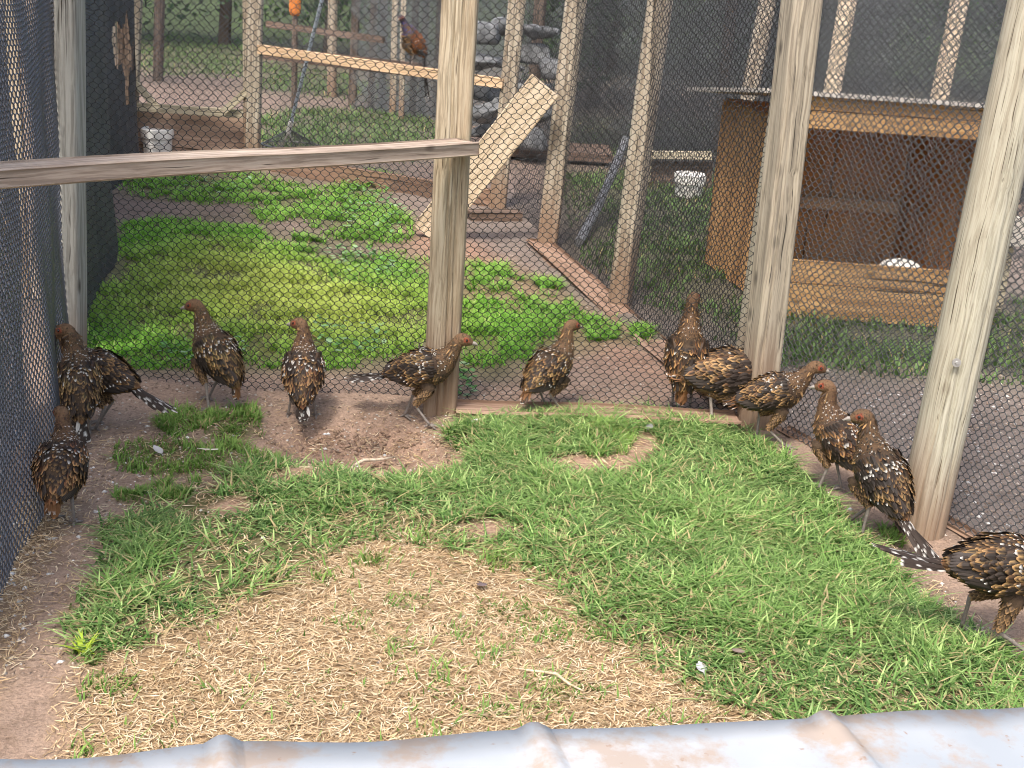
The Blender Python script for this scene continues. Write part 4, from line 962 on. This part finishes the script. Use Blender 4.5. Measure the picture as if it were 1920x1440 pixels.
for x in (-1.4, 1.1):
    for t in (.10, 1.0):
        p = o0 + ed * x + rd * t; beam('leg', (p[0], p[1], -.02), (p[0], p[1], .375 - .03 * t), .06, .06, M_wmix, ms, upv=(0, 1, 0), axis='Z')

# ------------------------------------------------------------------ feathers, twigs on the ground
def quill(px, py, L, yaw, col, label, curve=.4, wd=.010, name='loose_feather'):
    p = G(px, py); p[2] = gz(p[0], p[1]) + .006; e = empty(name, p, label, 'feather' if 'feather' in name else 'twig')
    n = 12; V = []; cc = []; a = yaw; q = np.array(p) - np.array([math.cos(yaw), math.sin(yaw), 0]) * L / 2
    for i in range(n + 1):
        t = i / n; a = yaw + curve * (t - .5); ww = wd * (math.sin(math.pi * max(0, (t - .25) / .75)) ** .6 if t > .25 else 0) + .0012
        s = np.array([-math.sin(a), math.cos(a), .0]); zz = .012 * t + .004
        for k_, o_ in ((-1, 0), (0, .002), (1, 0)): V.append(q + s * ww * k_ + [0, 0, zz + o_]); cc.append(np.array(col) * (1 if k_ else 1.2) * (.8 + .4 * t))
        q = q + np.array([math.cos(a), math.sin(a), 0]) * L / n
    F = []
    for i in range(n):
        for k_ in (0, 1): F.append((i * 3 + k_, i * 3 + k_ + 1, (i + 1) * 3 + k_ + 1, (i + 1) * 3 + k_))
    mk('vane', V, F, M_feather, e, col=np.array(cc), smooth=True)
def twig(px0, py0, px1, py1, r, label, mat=M_wpost, sag=.006):
    a = G(px0, py0); b = G(px1, py1); a[2] = gz(a[0], a[1]) + .008; b[2] = gz(b[0], b[1]) + .012
    e = empty('twig', a, label, 'twig'); m = (a + b) / 2; d = b - a; s = np.array([-d[1], d[0], 0]); pts = [a, a * .75 + b * .25 + s * .10, m + s * .12 + [0, 0, sag], a * .25 + b * .75 + s * .05, b]
    V, F = pipe(pts, [r * .6, r, r * 1.1, r * .9, r * .5], 7); mk('stem', V, F, mat, e, smooth=True)
    return e
twig(652, 882, 742, 830, .0048, 'curved two tone stick lying in the dust bath hollow', M_wpale)
twig(975, 1268, 1092, 1312, .003, 'thin pale jointed stem lying on the straw', M_wpale)
quill(297, 855, .06, 2.3, (.38, .37, .36), 'pale grey feather among the tufts at the left')
quill(390, 848, .07, -.35, (.6, .55, .48), 'narrow whitish feather beside the upper left tufts', wd=.004)
quill(1313, 1272, .034, 1.9, (.36, .36, .38), 'small white feather standing out on the straw near the front')
quill(1380, 1238, .05, -1.1, (.2, .15, .13), 'brown feather at the edge of the straw, right of the white one')
quill(903, 1112, .045, -1.2, (.13, .10, .10), 'dark brown feather in the middle of the straw')
quill(885, 800, .05, .1, (.55, .5, .46), 'small pale feather by the foot of the middle post')
quill(1215, 815, .03, 1.2, (.25, .24, .25), 'dark small feather at the bare soil spot in the grass')
# bright yellow green weed rosette at the left front
wr = empty('weed_rosette', G(160, 1230), 'small yellow green weed on the bare soil at the front left', 'weed')
p = np.repeat(G(160, 1232)[None], 22, 0); p[:, :2] += rng.normal(0, .004, (22, 2)); p[:, 2] = gz(p[:, 0], p[:, 1])
V, F, cc = blades(p, np.full(22, .035) * rng.uniform(.6, 1.3, 22), np.full(22, .007), rng.uniform(0, 6.28, 22), rng.uniform(.6, 1.5, 22), np.tile(np.array([(.42, .55, .06)]), (22, 1)), np.full(22, .5))
mk('leaves', V, F, M_grass, wr, col=cc)


# ------------------------------------------------------------------ birds
BLK = np.array((.020, .014, .011)); DBR = np.array((.055, .034, .022)); BUF = np.array((.44, .262, .115)); RUF = np.array((.185, .092, .043)); WHT = np.array((.78, .76, .72))
HEAD = np.array((.155, .092, .052)); BEL = np.array((.085, .056, .036)); LEG = np.array((.24, .21, .19)); RED = np.array((.27, .070, .038))

class Feathers:
    R = np.array([0, .3, .68, 1.0]); WP = np.array([.35, 1.0, .95, .22])
    def __init__(s): s.V = []; s.C = []; s.F = []; s.n = 0
    def add(s, P, A, Nn, L, Wd, lift, ce, cc, ct, jag=0.0, rows=None):
        A = A / (np.linalg.norm(A) + 1e-9); S = np.cross(A, Nn); S /= (np.linalg.norm(S) + 1e-9); Nn = np.cross(S, A)
        R, WP = (s.R, s.WP) if rows is None else rows
        m = len(R)
        for i in range(m):
            t = R[i]; base = P + A * (L * t) + Nn * (lift * t)
            for c in (-1, 0, 1):
                s.V.append(base + S * (c * Wd * WP[i] * .5) - Nn * (.12 * Wd * abs(c)))
                if i == m - 1: col = ct
                elif c == 0: col = cc
                else: col = ce if i == m - 2 else (cc * .6 + ce * .4 if i > 0 else cc)
                s.C.append(col)
        for i in range(m - 1):
            for k in (0, 1): q = s.n + i * 3 + k; s.F.append((q, q + 1, q + 4, q + 3))
        s.n += m * 3

def catmull(K, n):
    K = np.asarray(K, float); K = np.vstack([2 * K[0] - K[1], K, 2 * K[-1] - K[-2]]); out = []
    segs = len(K) - 3
    for q in np.linspace(0, segs - 1e-6, n):
        i = int(q); t = q - i; a, b, c, d = K[i:i + 4]
        out.append(.5 * ((2 * b) + (c - a) * t + (2 * a - 5 * b + 4 * c - d) * t * t + (3 * b - a - 3 * c + d) * t ** 3))
    return np.array(out)

def make_bird(px, py, yaw, label, pitch=14, neck=((48, 0, .034), (62, 0, .030), (60, 0, .022)), head=(-6, 0), feet=((.0, .0), (.0, .0)), tail='short', tail_el=-8, size=1.0,
              dark=.92, fluff=1.0, seed=0, spots=1.0, hip=.135, dx=0, dy=0, name='pheasant', cock=False, at=None, grp='mottled young pheasants in the pen', wingspread=0.0, wbar=True, nk=.88, tlen=None):
    rr = np.random.default_rng(seed + 500); tint = np.array([rr.uniform(.82, 1.15), 1.0, rr.uniform(.85, 1.1)]) * rr.uniform(.85, 1.15); offb = rr.uniform(0, 9)
    if at is None:
        g = G(px, py); g = np.array([g[0] + dx, g[1] + dy, 0]); g[2] = float(gz(g[0], g[1]))
    else: g = np.array(at, float)
    root = empty(name, g, label, 'bird', grp)
    root.rotation_euler = (0, 0, math.radians(yaw)); root.scale = (size,) * 3
    P = math.radians(pitch); Rp = np.array([[math.cos(P), 0, -math.sin(P)], [0, 1, 0], [math.sin(P), 0, math.cos(P)]])
    Hp = np.array([0, 0, hip])
    def B(x, y, z): return Rp @ np.array([x, y, z]) + Hp
    ks = [(-.108, .030, .010, .009), (-.088, .030, .026, .024), (-.052, .030, .043, .043), (-.005, .029, .053, .055), (.038, .033, .051, .054), (.068, .044, .038, .042)]
    K = []
    for x, z, ry, rz_ in ks: c = B(x, 0, z); K.append([*c, ry * fluff, rz_ * fluff])
    c = B(.068, 0, .044)
    nr = [.0265, .0195, .0165]
    for (el, az, ln), q in zip(neck, nr):
        ln = ln * nk
        e, a = math.radians(el), math.radians(az); c = c + ln * np.array([math.cos(e) * math.cos(a), math.cos(e) * math.sin(a), math.sin(e)]); K.append([*c, q * (fluff ** .4), q * 1.05 * (fluff ** .4)])
    el, az = math.radians(head[0]), math.radians(head[1]); hd = np.array([math.cos(el) * math.cos(az), math.cos(el) * math.sin(az), math.sin(el)])
    neck_end = len(K) - 1
    upn = np.array([0, 0, 1.]) - hd * hd[2]; upn /= np.linalg.norm(upn)
    c0 = c + hd * .008 + upn * .009
    K.append([*c0, .0175, .0185]); c1 = c0 + hd * .013 + upn * .0; K.append([*c1, .0165, .0175]); c2 = c1 + hd * .013 - upn * .003; K.append([*c2, .0115, .0120]); c3 = c2 + hd * .008 - upn * .002; K.append([*c3, .0055, .006])
    K = np.array(K); nR = 58; R = catmull(K, nR); ctr = R[:, :3]; ra = np.maximum(R[:, 3], .003); rb = np.maximum(R[:, 4], .003)
    # which control index each ring is at
    kidx = np.linspace(0, len(K) - 1, nR)
    T = np.gradient(ctr, axis=0); T /= np.linalg.norm(T, axis=1)[:, None]
    S = np.empty_like(T); s = np.array([0, 1., 0])
    for i in range(nR): s = s - T[i] * (T[i] @ s); s /= np.linalg.norm(s); S[i] = s
    # twist the head so its top stays up
    U = np.cross(T, S)
    for i in range(nR):
        w_ = np.clip((kidx[i] - neck_end + .5) / 1.0, 0, 1)
        if w_ > 0:
            want = np.cross(upn, hd); want /= np.linalg.norm(want); want = want - T[i] * (T[i] @ want); want /= np.linalg.norm(want)
            q = S[i] * (1 - w_) + want * w_; q /= np.linalg.norm(q); S[i] = q; U[i] = np.cross(T[i], q)
    k = 22; th = np.linspace(0, 2 * math.pi, k + 1)[:-1]
    Vb = (ctr[:, None] + S[:, None] * (ra[:, None] * np.cos(th))[..., None] + U[:, None] * (rb[:, None] * np.sin(th))[..., None])
    colb = np.empty((nR, k, 3))
    for i in range(nR):
        q = kidx[i]
        if q < 5: base = BEL * .8
        elif q < neck_end: base = HEAD * .7
        else: base = HEAD
        colb[i] = base
        colb[i, np.sin(th) < -.5] *= 1.15
    F = [(i * k + j, i * k + (j + 1) % k, (i + 1) * k + (j + 1) % k, (i + 1) * k + j) for i in range(nR - 1) for j in range(k)]
    F += [tuple(range(k))[::-1], tuple((nR - 1) * k + j for j in range(k))]
    Vb = Vb.reshape(-1, 3); colb = colb.reshape(-1, 3)
    # face: red ring round the eye, pale throat
    eyes = []
    hs = np.cross(upn, hd)
    for sg in (1, -1):
        ec = c1 + hd * .004 + upn * .004 + hs * sg * .0155; eyes.append((ec, hs * sg))
        d = np.linalg.norm(Vb - ec, axis=1); m = (d < .0080); colb[m] = RED if not cock else RED
    parts = [(Vb, F)]; cols = [colb]
    # legs: one bent chain each, hidden knee, hock behind, shank, toes
    for sg, (fx, fy_) in zip((1, -1), feet):
        hipj = B(-.004, sg * .027, -.004); ft_ = np.array([fx, sg * .026 + fy_, .006]);
        kn = hipj + Rp @ np.array([.022, 0, -.022]); 
        ank = ft_.copy(); ank[2] = .010
        a1, a2 = .066, .074; dv = ank - kn; d = np.linalg.norm(dv)
        sc_ = max(1., d / (a1 + a2) * 1.02); a1 *= sc_; a2 *= sc_; dvn = dv / d; x_ = (a1 * a1 - a2 * a2 + d * d) / (2 * d); hh = math.sqrt(max(0, a1 * a1 - x_ * x_))
        back = np.array([-1., 0, 0]) - dvn * (-dvn[0]); back /= np.linalg.norm(back); hock = kn + dvn * x_ + back * hh
        pts = [hipj + [0, 0, .012], kn, kn * .6 + hock * .4, kn * .25 + hock * .75, hock, hock * .6 + ank * .4, ank * .85 + hock * .15, ank]
        V, Fq = pipe(pts, [.020, .021, .0145, .0072, .0052, .0038, .0040, .0052], 10); parts.append((V, Fq))
        cl = np.repeat(np.array([BEL, BEL, BEL * 1.1, BEL * 1.2, LEG, LEG, LEG, LEG]), 10, 0); cols.append(cl)
        lift = ft_[2] > .03
        for ang, tl in ((-38, .030), (0, .038), (36, .030), (172, .014)):
            a = math.radians(ang * sg); dv2 = np.array([math.cos(a), math.sin(a), 0])
            V, Fq = pipe([ank + [0, 0, .0], ank + dv2 * tl * .4 + [0, 0, -.0015], ank + dv2 * tl * .75 + [0, 0, -.005], ank + dv2 * tl + [0, 0, -.008]], [.0038, .0033, .0027, .0012], 6); parts.append((V, Fq)); cols.append(np.repeat(LEG[None], 24, 0))
    Vm, Fm = merge(parts); body = mk('body', Vm, Fm, M_skin, root, col=np.concatenate(cols) * dark, smooth=True, rel=False)
    # beak, eyes
    bk = []; m_ = c3 - hd * .003
    V, Fq = pipe([m_, m_ + hd * .008 + upn * .001, m_ + hd * .015 - upn * .0015, m_ + hd * .019 - upn * .005], [.0060, .0048, .0028, .0008], 10); bk.append((V, Fq))
    V, Fq = pipe([m_ - upn * .003, m_ + hd * .012 - upn * .004], [.0045, .0012], 8); bk.append((V, Fq))
    V, Fq = merge(bk); mk('beak', V, Fq, M_beak, body, smooth=True, rel=False)
    for ec, en in eyes:
        u, v = np.meshgrid(np.linspace(0, 2 * math.pi, 11)[:-1], np.linspace(0, math.pi, 7)); Vv = np.stack([np.sin(v) * np.cos(u), np.sin(v) * np.sin(u), np.cos(v)], -1).reshape(-1, 3) * .0040 + ec - en * .0008
        mk('eye', Vv, [(a * 10 + b, a * 10 + (b + 1) % 10, (a + 1) * 10 + (b + 1) % 10, (a + 1) * 10 + b) for a in range(6) for b in range(10)], M_eye, body, smooth=True, rel=False)
    # plumage: overlapping feathers
    fe = Feathers(); arc = np.concatenate([[0], np.cumsum(np.linalg.norm(np.diff(ctr, axis=0), axis=1))])
    def surf(i, a):
        o = S[i] * ra[i] * math.cos(a) + U[i] * rb[i] * math.sin(a); n_ = S[i] * math.cos(a) / ra[i] + U[i] * math.sin(a) / rb[i]; return ctr[i] + o, n_ / np.linalg.norm(n_)
    pos = arc[-1] - .004; row = 0
    while pos > .004:
        i = int(np.clip(np.searchsorted(arc, pos), 1, nR - 1)); q = kidx[i]; per = math.pi * (ra[i] + rb[i])
        if q > neck_end + 2.2: L, Wd, st_ = .0045, .004, .0035
        elif q > neck_end: L, Wd, st_ = .007, .0055, .0045
        elif q > 5: L, Wd, st_ = .013, .008, .0065
        elif q > 3.5: L, Wd, st_ = .019, .0115, .0088
        else: L, Wd, st_ = .024, .0135, .0105
        cnt = max(6, int(per / (Wd * .72)))
        for j in range(cnt):
            a = 2 * math.pi * (j + .5 * (row % 2)) / cnt + rr.normal(0, .04); Pp, Nn = surf(i, a); P2_, _ = surf(i - 1, a); A = (P2_ - Pp); up_ = math.sin(a)
            if np.linalg.norm(A) < 1e-5: continue
            A = A / np.linalg.norm(A) + rr.normal(0, .10, 3) + np.array([0, 0, -.10 if fluff > 1.05 else 0])
            v = rr.uniform(.6, 1.35); sp = rr.random(); scap = 1.4 < q < 4.9 and .15 < up_ < .93
            if q > neck_end: 
                dE = min(np.linalg.norm(Pp - e_[0]) for e_ in eyes)
                base = (RED * rr.uniform(.4, 1.2) if (dE < .0078) else HEAD * (1.25 if up_ < -.3 else .75 if up_ > .4 else 1.0) * rr.uniform(.6, 1.35)); 
                if cock: base = np.array((.06, .05, .12)) if dE > .0078 else RED
                ce, cc, ct = base * v, base * v * .85, base * v * 1.1
            elif q > 5.0:
                if cock: base = np.array((.10, .07, .22)); ce, cc, ct = base * v, base * .6, np.array((.05, .14, .2))
                else:
                    w2 = np.clip((neck_end - q) / (neck_end - 5), 0, 1)
                    ce = (HEAD * (1 - .4 * w2) + BUF * .15 * w2) * v * rr.uniform(.7, 1.25); cc = HEAD * .35 * (1 - w2) + BLK * w2; ct = WHT * .8 if (sp < .62 * w2 * spots and up_ > -.4) else ce * 1.15
            elif q > 3.3:
                if up_ > .0:
                    ce = (DBR if sp < .35 else RUF * .9 if sp < .7 else BUF * .8) * v; cc = BLK * v; ct = WHT * .85 if rr.random() < .45 * spots else ce * 1.2
                    if cock: ce, cc, ct = np.array((.28, .10, .03)) * v, np.array((.12, .04, .015)), np.array((.35, .14, .05))
                else:
                    ce = BUF * .62 * v; cc = DBR * 1.1 * v; ct = BUF * .8 * v
            elif q > 1.0:
                if up_ > .25: ce = (BUF * .8 if sp < .45 else RUF) * v; cc = BLK * 1.3; ct = BUF * rr.uniform(.4, 1.0)
                else: ce = (BUF * .45 + BEL * .4) * v; cc = BEL * .7 * v; ct = BUF * .5 * v
                if cock: ce, cc, ct = np.array((.28, .10, .03)) * v, np.array((.12, .04, .015)), np.array((.35, .14, .05))
            else: ce = RUF * 1.1 * v; cc = RUF * .6 * v; ct = (WHT * .7 if sp < .18 else RUF * 1.3)
            ce = ce * tint; cc = cc * tint
            if not cock and 1 < q < 5 and float(lattice(Pp[0] + Pp[1] + offb, Pp[2] + offb, .024, seed + 7)) > .60: ce = BLK * 2.2; cc = BLK * 1.2; ct = BUF * .5 if ct[2] < .4 else ct
            fe.add(Pp - Nn * .001 + (Nn * (.0095 * math.sin((up_ - .15) / .78 * math.pi)) if scap else 0), A, Nn, L * rr.uniform(.8, 1.25) * (1.25 if scap else 1), Wd * rr.uniform(.8, 1.15), (.0016 + .10 * L * (fluff - .85)), ce * dark, cc * dark, ct)
        pos -= st_; row += 1
    for sg, (fx, fy_) in zip((1, -1), feet):
        hj = B(-.004, sg * .027, -.004); kn2 = hj + Rp @ np.array([.022, 0, -.022]); an = np.array([fx, sg * .026 + fy_, .010]); ax = an - kn2; ln_ = np.linalg.norm(ax); ax /= ln_
        bk2 = np.array([-1., 0, 0]) - ax * (-ax[0]); bk2 /= np.linalg.norm(bk2); hk = kn2 + ax * ln_ * .47 + bk2 * math.sqrt(max(0, .0665 ** 2 - (ln_ * .47) ** 2)); dd2 = hk - kn2; dd2 /= np.linalg.norm(dd2); s1 = np.cross(dd2, [0, 1., 0]); s1 /= np.linalg.norm(s1); s2 = np.cross(dd2, s1)
        for t_ in np.linspace(-.05, .80, 9):
            rad = .0205 * (1 - t_) + .0062 * t_; c_ = kn2 * (1 - t_) + hk * t_
            for j in range(9):
                a = j * .698 + t_ * 9; Nn = s1 * math.cos(a) + s2 * math.sin(a); v = rr.uniform(.6, 1.3); b_ = (BUF * .55 + BEL * .5) * v
                fe.add(c_ + Nn * rad * .9, dd2 + rr.normal(0, .12, 3), Nn, .015, .009, .002, b_ * dark, BEL * .8 * dark, b_ * 1.2)
    for _ in range(70):
        i = int(rr.integers(4, 40)); a = rr.uniform(0, 6.28); Pp, Nn = surf(i, a); P2_, _ = surf(i - 1, a); A = P2_ - Pp; A = A / (np.linalg.norm(A) + 1e-9) + Nn * rr.uniform(.1, .6) + rr.normal(0, .25, 3); c_ = (BUF * .7 if rr.random() < .5 else DBR) * rr.uniform(.6, 1.2)
        fe.add(Pp + Nn * .002, A, Nn, .016 * rr.uniform(.6, 1.2), .004, .002, c_, c_, c_ * 1.2)
    pl_ = mk('plumage', np.array(fe.V), fe.F, M_feather, root, col=np.array(fe.C), rel=False); pl_['kind'] = 'stuff'
    # thigh feathers are part of plumage; wings
    for sg in (1, -1):
        fw = Feathers(); nu, nvv = 16, 9; xs_ = np.array([k_[0] for k_ in ks])[::1]; rys = np.array([k_[2] for k_ in ks]); rzs = np.array([k_[3] for k_ in ks]); zcs = np.array([k_[1] for k_ in ks])
        def wp(u, v):
            x = .058 - .162 * u; zc = .046 - .018 * u
            hh = .040 * math.sqrt(max(.02, 1 - ((u - .38) / .40) ** 2)) if u < .38 else .040 * (1 - .72 * ((u - .38) / .62) ** 1.5)
            dz = hh * (1 - 2 * v); z = zc + dz; wb = np.interp(x, xs_, rys) * fluff; hb_ = np.interp(x, xs_, rzs) * fluff; zb = np.interp(x, xs_, zcs)
            y = (wb * math.sqrt(max(.10, 1 - ((z - zb) / (hb_ * 1.12)) ** 2)) + .0055) * (1 - .38 * max(0, u - .40) / .60) + wingspread * u * .05
            return B(x, sg * y, z)
        grid = np.array([[wp(u, v) for v in np.linspace(0, 1, nvv)] for u in np.linspace(0, 1, nu)])
        def wn(u, v):
            a = wp(min(1, u + .02), v) - wp(max(0, u - .02), v); b = wp(u, min(1, v + .03)) - wp(u, max(0, v - .03)); n_ = np.cross(a, b); n_ /= np.linalg.norm(n_) + 1e-9
            if n_[1] * sg < 0: n_ = -n_
            return n_, -a
        inner = grid - np.array([0, sg * .006, 0]); n0 = nu * nvv; Vw = np.concatenate([grid.reshape(-1, 3), inner.reshape(-1, 3)]); Fw = []
        for i in range(nu - 1):
            for j in range(nvv - 1): qd = (i * nvv + j, i * nvv + j + 1, (i + 1) * nvv + j + 1, (i + 1) * nvv + j); Fw.append(qd); Fw.append(tuple(v + n0 for v in qd[::-1]))
        for i in range(nu - 1):
            for j in (0, nvv - 1): Fw.append((i * nvv + j, (i + 1) * nvv + j, (i + 1) * nvv + j + n0, i * nvv + j + n0))
        for j in range(nvv - 1):
            for i in (0, nu - 1): Fw.append((i * nvv + j, i * nvv + j + 1, i * nvv + j + 1 + n0, i * nvv + j + n0))
        shell = (Vw, Fw); shc = np.tile(DBR, (2 * n0, 1))
        bd_ = Rp @ np.array([-1., 0, 0])
        rows = (np.array([0, .3, .6, .85, 1.0]), np.array([.5, .95, 1.0, .85, .3]))
        # long dark flight feathers first
        for q in range(9):
            v = .08 + .84 * q / 8; u = .56 - .22 * (v - .4); Pp = wp(u, v); Nn, _ = wn(u, v); A = bd_ + Rp @ np.array([0, -sg * (.42 - .12 * v), .02 + .30 * (v - .5)])
            sh_ = np.array((.034, .027, .024)) * rr.uniform(.8, 1.3)
            fw.add(Pp + Nn * (.001 + .0004 * q), A, Nn, .086 - .030 * abs(v - .55) * 2 * .9, .0125, .002, sh_ * 1.8, sh_, sh_ * 1.2, rows=rows)
        for ui, u in enumerate(np.arange(.66, .02, -.075)):
            hh = 1 if .1 < u < .6 else .8
            cnt = 8 if u > .15 else 6
            for q in range(cnt):
                v = np.clip((q + .5 * (ui % 2) + .2) / cnt, .03, .97) + rr.normal(0, .015); v = float(np.clip(v, .02, .98)); us = max(.01, u - .34 * (v - .4) * u / .66 + rr.normal(0, .008)); Pp = wp(us, v); Nn, _ = wn(us, v); A = bd_ + rr.normal(0, .09, 3)
                if ui == 0:
                    wc = WHT if (wbar and rr.random() < .8) else BUF * .6; c_ = BLK * 1.5; fw.add(Pp + Nn * .0025, A, Nn, .020, .0085, .002, c_, c_, wc)
                else:
                    r_ = rr.random(); vv = rr.uniform(.7, 1.25)
                    if r_ < .16 or float(lattice(Pp[0] + offb, Pp[2] + sg, .022, seed + 9)) > .60: ce, cc, ct = BLK * 2, BLK, BLK * 2.5
                    elif r_ < .72: ce, cc, ct = BUF * vv, BLK * 1.4, BUF * vv * .9
                    else: ce, cc, ct = RUF * 1.1 * vv, DBR * .6, BUF * .7
                    if cock: ce, cc, ct = np.array((.30, .11, .04)) * vv, np.array((.10, .04, .02)), np.array((.3, .14, .05))
                    ce = ce * tint
                    if u < .25 and r_ > .45 and spots > .5: ct = WHT * .8
                    fw.add(Pp + Nn * (.002 + .0006 * ui), A, Nn, .022 * rr.uniform(.85, 1.15), .0125, .0018, ce * dark, cc * dark, ct)
        Vw2, Fw2 = merge([shell, (np.array(fw.V), fw.F)]); mk('wing', Vw2, Fw2, M_feather, root, col=np.concatenate([shc, np.array(fw.C)]), rel=False)
    # tail
    ftl = Feathers(); tel = math.radians(tail_el) ; tb = B(-.098, 0, .032); Lt = tlen or {'short': .050, 'mid': .085, 'long': .150, 'cock': .30}[tail]; nn_ = {'short': 8, 'mid': 10, 'long': 12, 'cock': 8}[tail]
    bdir = Rp @ np.array([-1., 0, 0]); te = math.atan2(bdir[2], -bdir[0]) + tel; A0 = np.array([-math.cos(te), 0, math.sin(te)]); N0 = np.array([math.sin(te), 0, math.cos(te)])
    m = 15; rw = (np.linspace(0, 1, m), np.array([.4, .6, .75, .9, 1, 1, 1, 1, 1, 1, .97, .92, .85, .7, .3]))
    for q in range(nn_):
        f_ = (q - (nn_ - 1) / 2) / nn_; A = A0 + np.array([0, f_ * .5, 0]) + rr.normal(0, .03, 3); Ln = Lt * (1 - .7 * abs(f_)) * rr.uniform(.85, 1.1); st0 = len(ftl.C)
        dk = BLK * 1.5 if tail != 'short' else (BLK * 2 if q % 3 else RUF)
        ftl.add(tb + np.array([0, f_ * .012, -.003 * abs(q - nn_ / 2) * .5]) , A, N0 + np.array([0, f_ * 1.2, 0]), Ln, .0145, .0 , dk, dk * 1.2, (WHT if rr.random() < .3 else dk * 3), rows=rw)
        if tail in ('mid', 'long'):
            for ii in range(st0, len(ftl.C)):
                if (ii - st0) % 3 != 1 and rr.random() < .20: ftl.C[ii] = WHT * rr.uniform(.6, 1)
    for q in range(14):  # under tail coverts, rusty
        A = A0 + np.array([0, rr.normal(0, .25), -.3]) ; c_ = RUF * rr.uniform(.8, 1.5) if tail == 'short' else (BLK * 2 if rr.random() < .6 else WHT * .8); ftl.add(tb + rr.normal(0, .006, 3) + [0, 0, -.006], A, N0, .034, .010, .0, c_, c_ * .7, WHT * .8 if rr.random() < .25 else c_)
    mk('tail', np.array(ftl.V), ftl.F, M_feather, root, col=np.array(ftl.C), rel=False)
    return root

NR = ((48, 0, .034), (62, 0, .030), (60, 0, .022))
make_bird(122, 980, 97, 'mottled young pheasant walking away nearest the left netting, white spotted mantle', pitch=28, neck=((48, 15, .03), (60, 20, .026), (60, 15, .018)), head=(-4, 28), feet=((.01, 0), (-.02, .0)), tail='short', tail_el=-55, size=0.97, seed=1, spots=1.2, wbar=False, hip=.125)
make_bird(150, 818, 112, 'large mottled young pheasant seen from behind with its head turned left to the netting', pitch=42, neck=((62, 10, .036), (75, 25, .030), (62, 40, .020)), head=(-6, 66), feet=((.0, 0), (.01, .0)), tail='mid', tail_el=-30, size=1.03, seed=2, hip=.13)
make_bird(214, 805, 172, 'young pheasant standing behind another at the grey post, black white flecked tail pointing right', pitch=16, feet=((.0, 0), (.015, .0)), tail='long', tail_el=-12, size=1.04, seed=3, dark=.8, dx=-.04)
make_bird(398, 757, 150, 'upright young pheasant facing left on the bare soil, rusty head before the bright grass', pitch=45, neck=((62, 0, .036), (76, 0, .032), (62, 5, .022)), head=(-8, 22), feet=((-.03, .02), (.04, .0)), tail='short', tail_el=-35, size=1.05, seed=4, hip=.14, wbar=False, nk=0.84)
make_bird(568, 770, 98, 'young pheasant seen squarely from behind with white tipped dark wings, left of the middle post', pitch=46, neck=((66, 0, .034), (78, 10, .026), (70, 30, .018)), head=(-2, 62), feet=((.0, .018), (.0, -.012)), tail='mid', tail_el=-28, size=1.02, seed=5, hip=.13, tlen=0.062)
make_bird(790, 782, -4, 'young pheasant in profile striding right in front of the middle post', pitch=13, feet=((-.055, .0), (.03, -.01)), tail='long', tail_el=2, size=1.04, seed=6, hip=.14)
make_bird(1030, 772, 42, 'young pheasant facing right and away with raised neck, right of the middle post', pitch=32, neck=((66, 0, .036), (82, 0, .032), (78, 0, .022)), head=(-6, -8), feet=((.005, .0), (.02, .0)), tail='short', tail_el=-30, size=1.0, seed=7, hip=.115)
make_bird(1275, 770, 84, 'stretched young pheasant reaching up at the netting with its back to us', pitch=74, neck=((84, 0, .040), (86, 0, .034), (80, 0, .022)), head=(20, -20), feet=((.0, .0), (-.02, .0)), tail='short', tail_el=-20, size=1.1, seed=8, hip=.165, spots=.4, dark=.85)
make_bird(1352, 786, 6, 'crouching fluffed brown young pheasant with its head hidden behind its neighbour', pitch=5, neck=((5, -15, .030), (-25, -25, .026), (-40, -30, .018)), head=(-45, -30), feet=((.0, .0), (-.03, .0)), tail='short', tail_el=8, size=1.32, fluff=1.04, seed=9, spots=.05, hip=.088, wbar=False, dark=1.25)
make_bird(1440, 838, -6, 'young pheasant in profile facing right with a rusty white tipped tail, by the corner post', pitch=18, neck=((44, 0, .034), (56, 0, .030), (52, 0, .020)), feet=((-.035, .0), (.045, .0)), tail='short', tail_el=5, size=1.02, seed=10, hip=.13, wbar=False, nk=0.78)
make_bird(1545, 922, 150, 'upright young pheasant with bent neck, beak to the left, between two others', pitch=46, neck=((72, 0, .038), (90, 0, .034), (88, 0, .022)), head=(-5, 14), feet=((.01, .0), (-.04, .0)), tail='short', tail_el=-35, size=0.98, seed=11, hip=.14, wbar=False, nk=0.84)
make_bird(1622, 1000, 128, 'dark young pheasant with red face and long spotted tail, left of the round pole', pitch=44, neck=((62, 0, .034), (78, 10, .030), (74, 30, .020)), head=(-4, 52), feet=((-.01, .0), (.06, .01)), tail='long', tail_el=10, size=1.08, seed=12, dark=.75, hip=.135, nk=0.84)
make_bird(1852, 1217, -2, 'dark young pheasant with white wing bar and spotted tail, cut off at the right edge', pitch=3, feet=((-.04, .02), (.06, -.01)), tail='long', tail_el=13, size=1.14, seed=13, dark=.8, hip=0.136)
pm = D(768, 128, 7.52)
make_bird(0, 0, 200, 'chestnut and blue violet cock pheasant perched on the far pale rail', at=(pm[0], pm[1], pm[2] + .0), pitch=50, neck=NR, head=(0, 40), tail='cock', tail_el=-30, size=.95, seed=14, cock=True, name='cock_pheasant', grp=None)
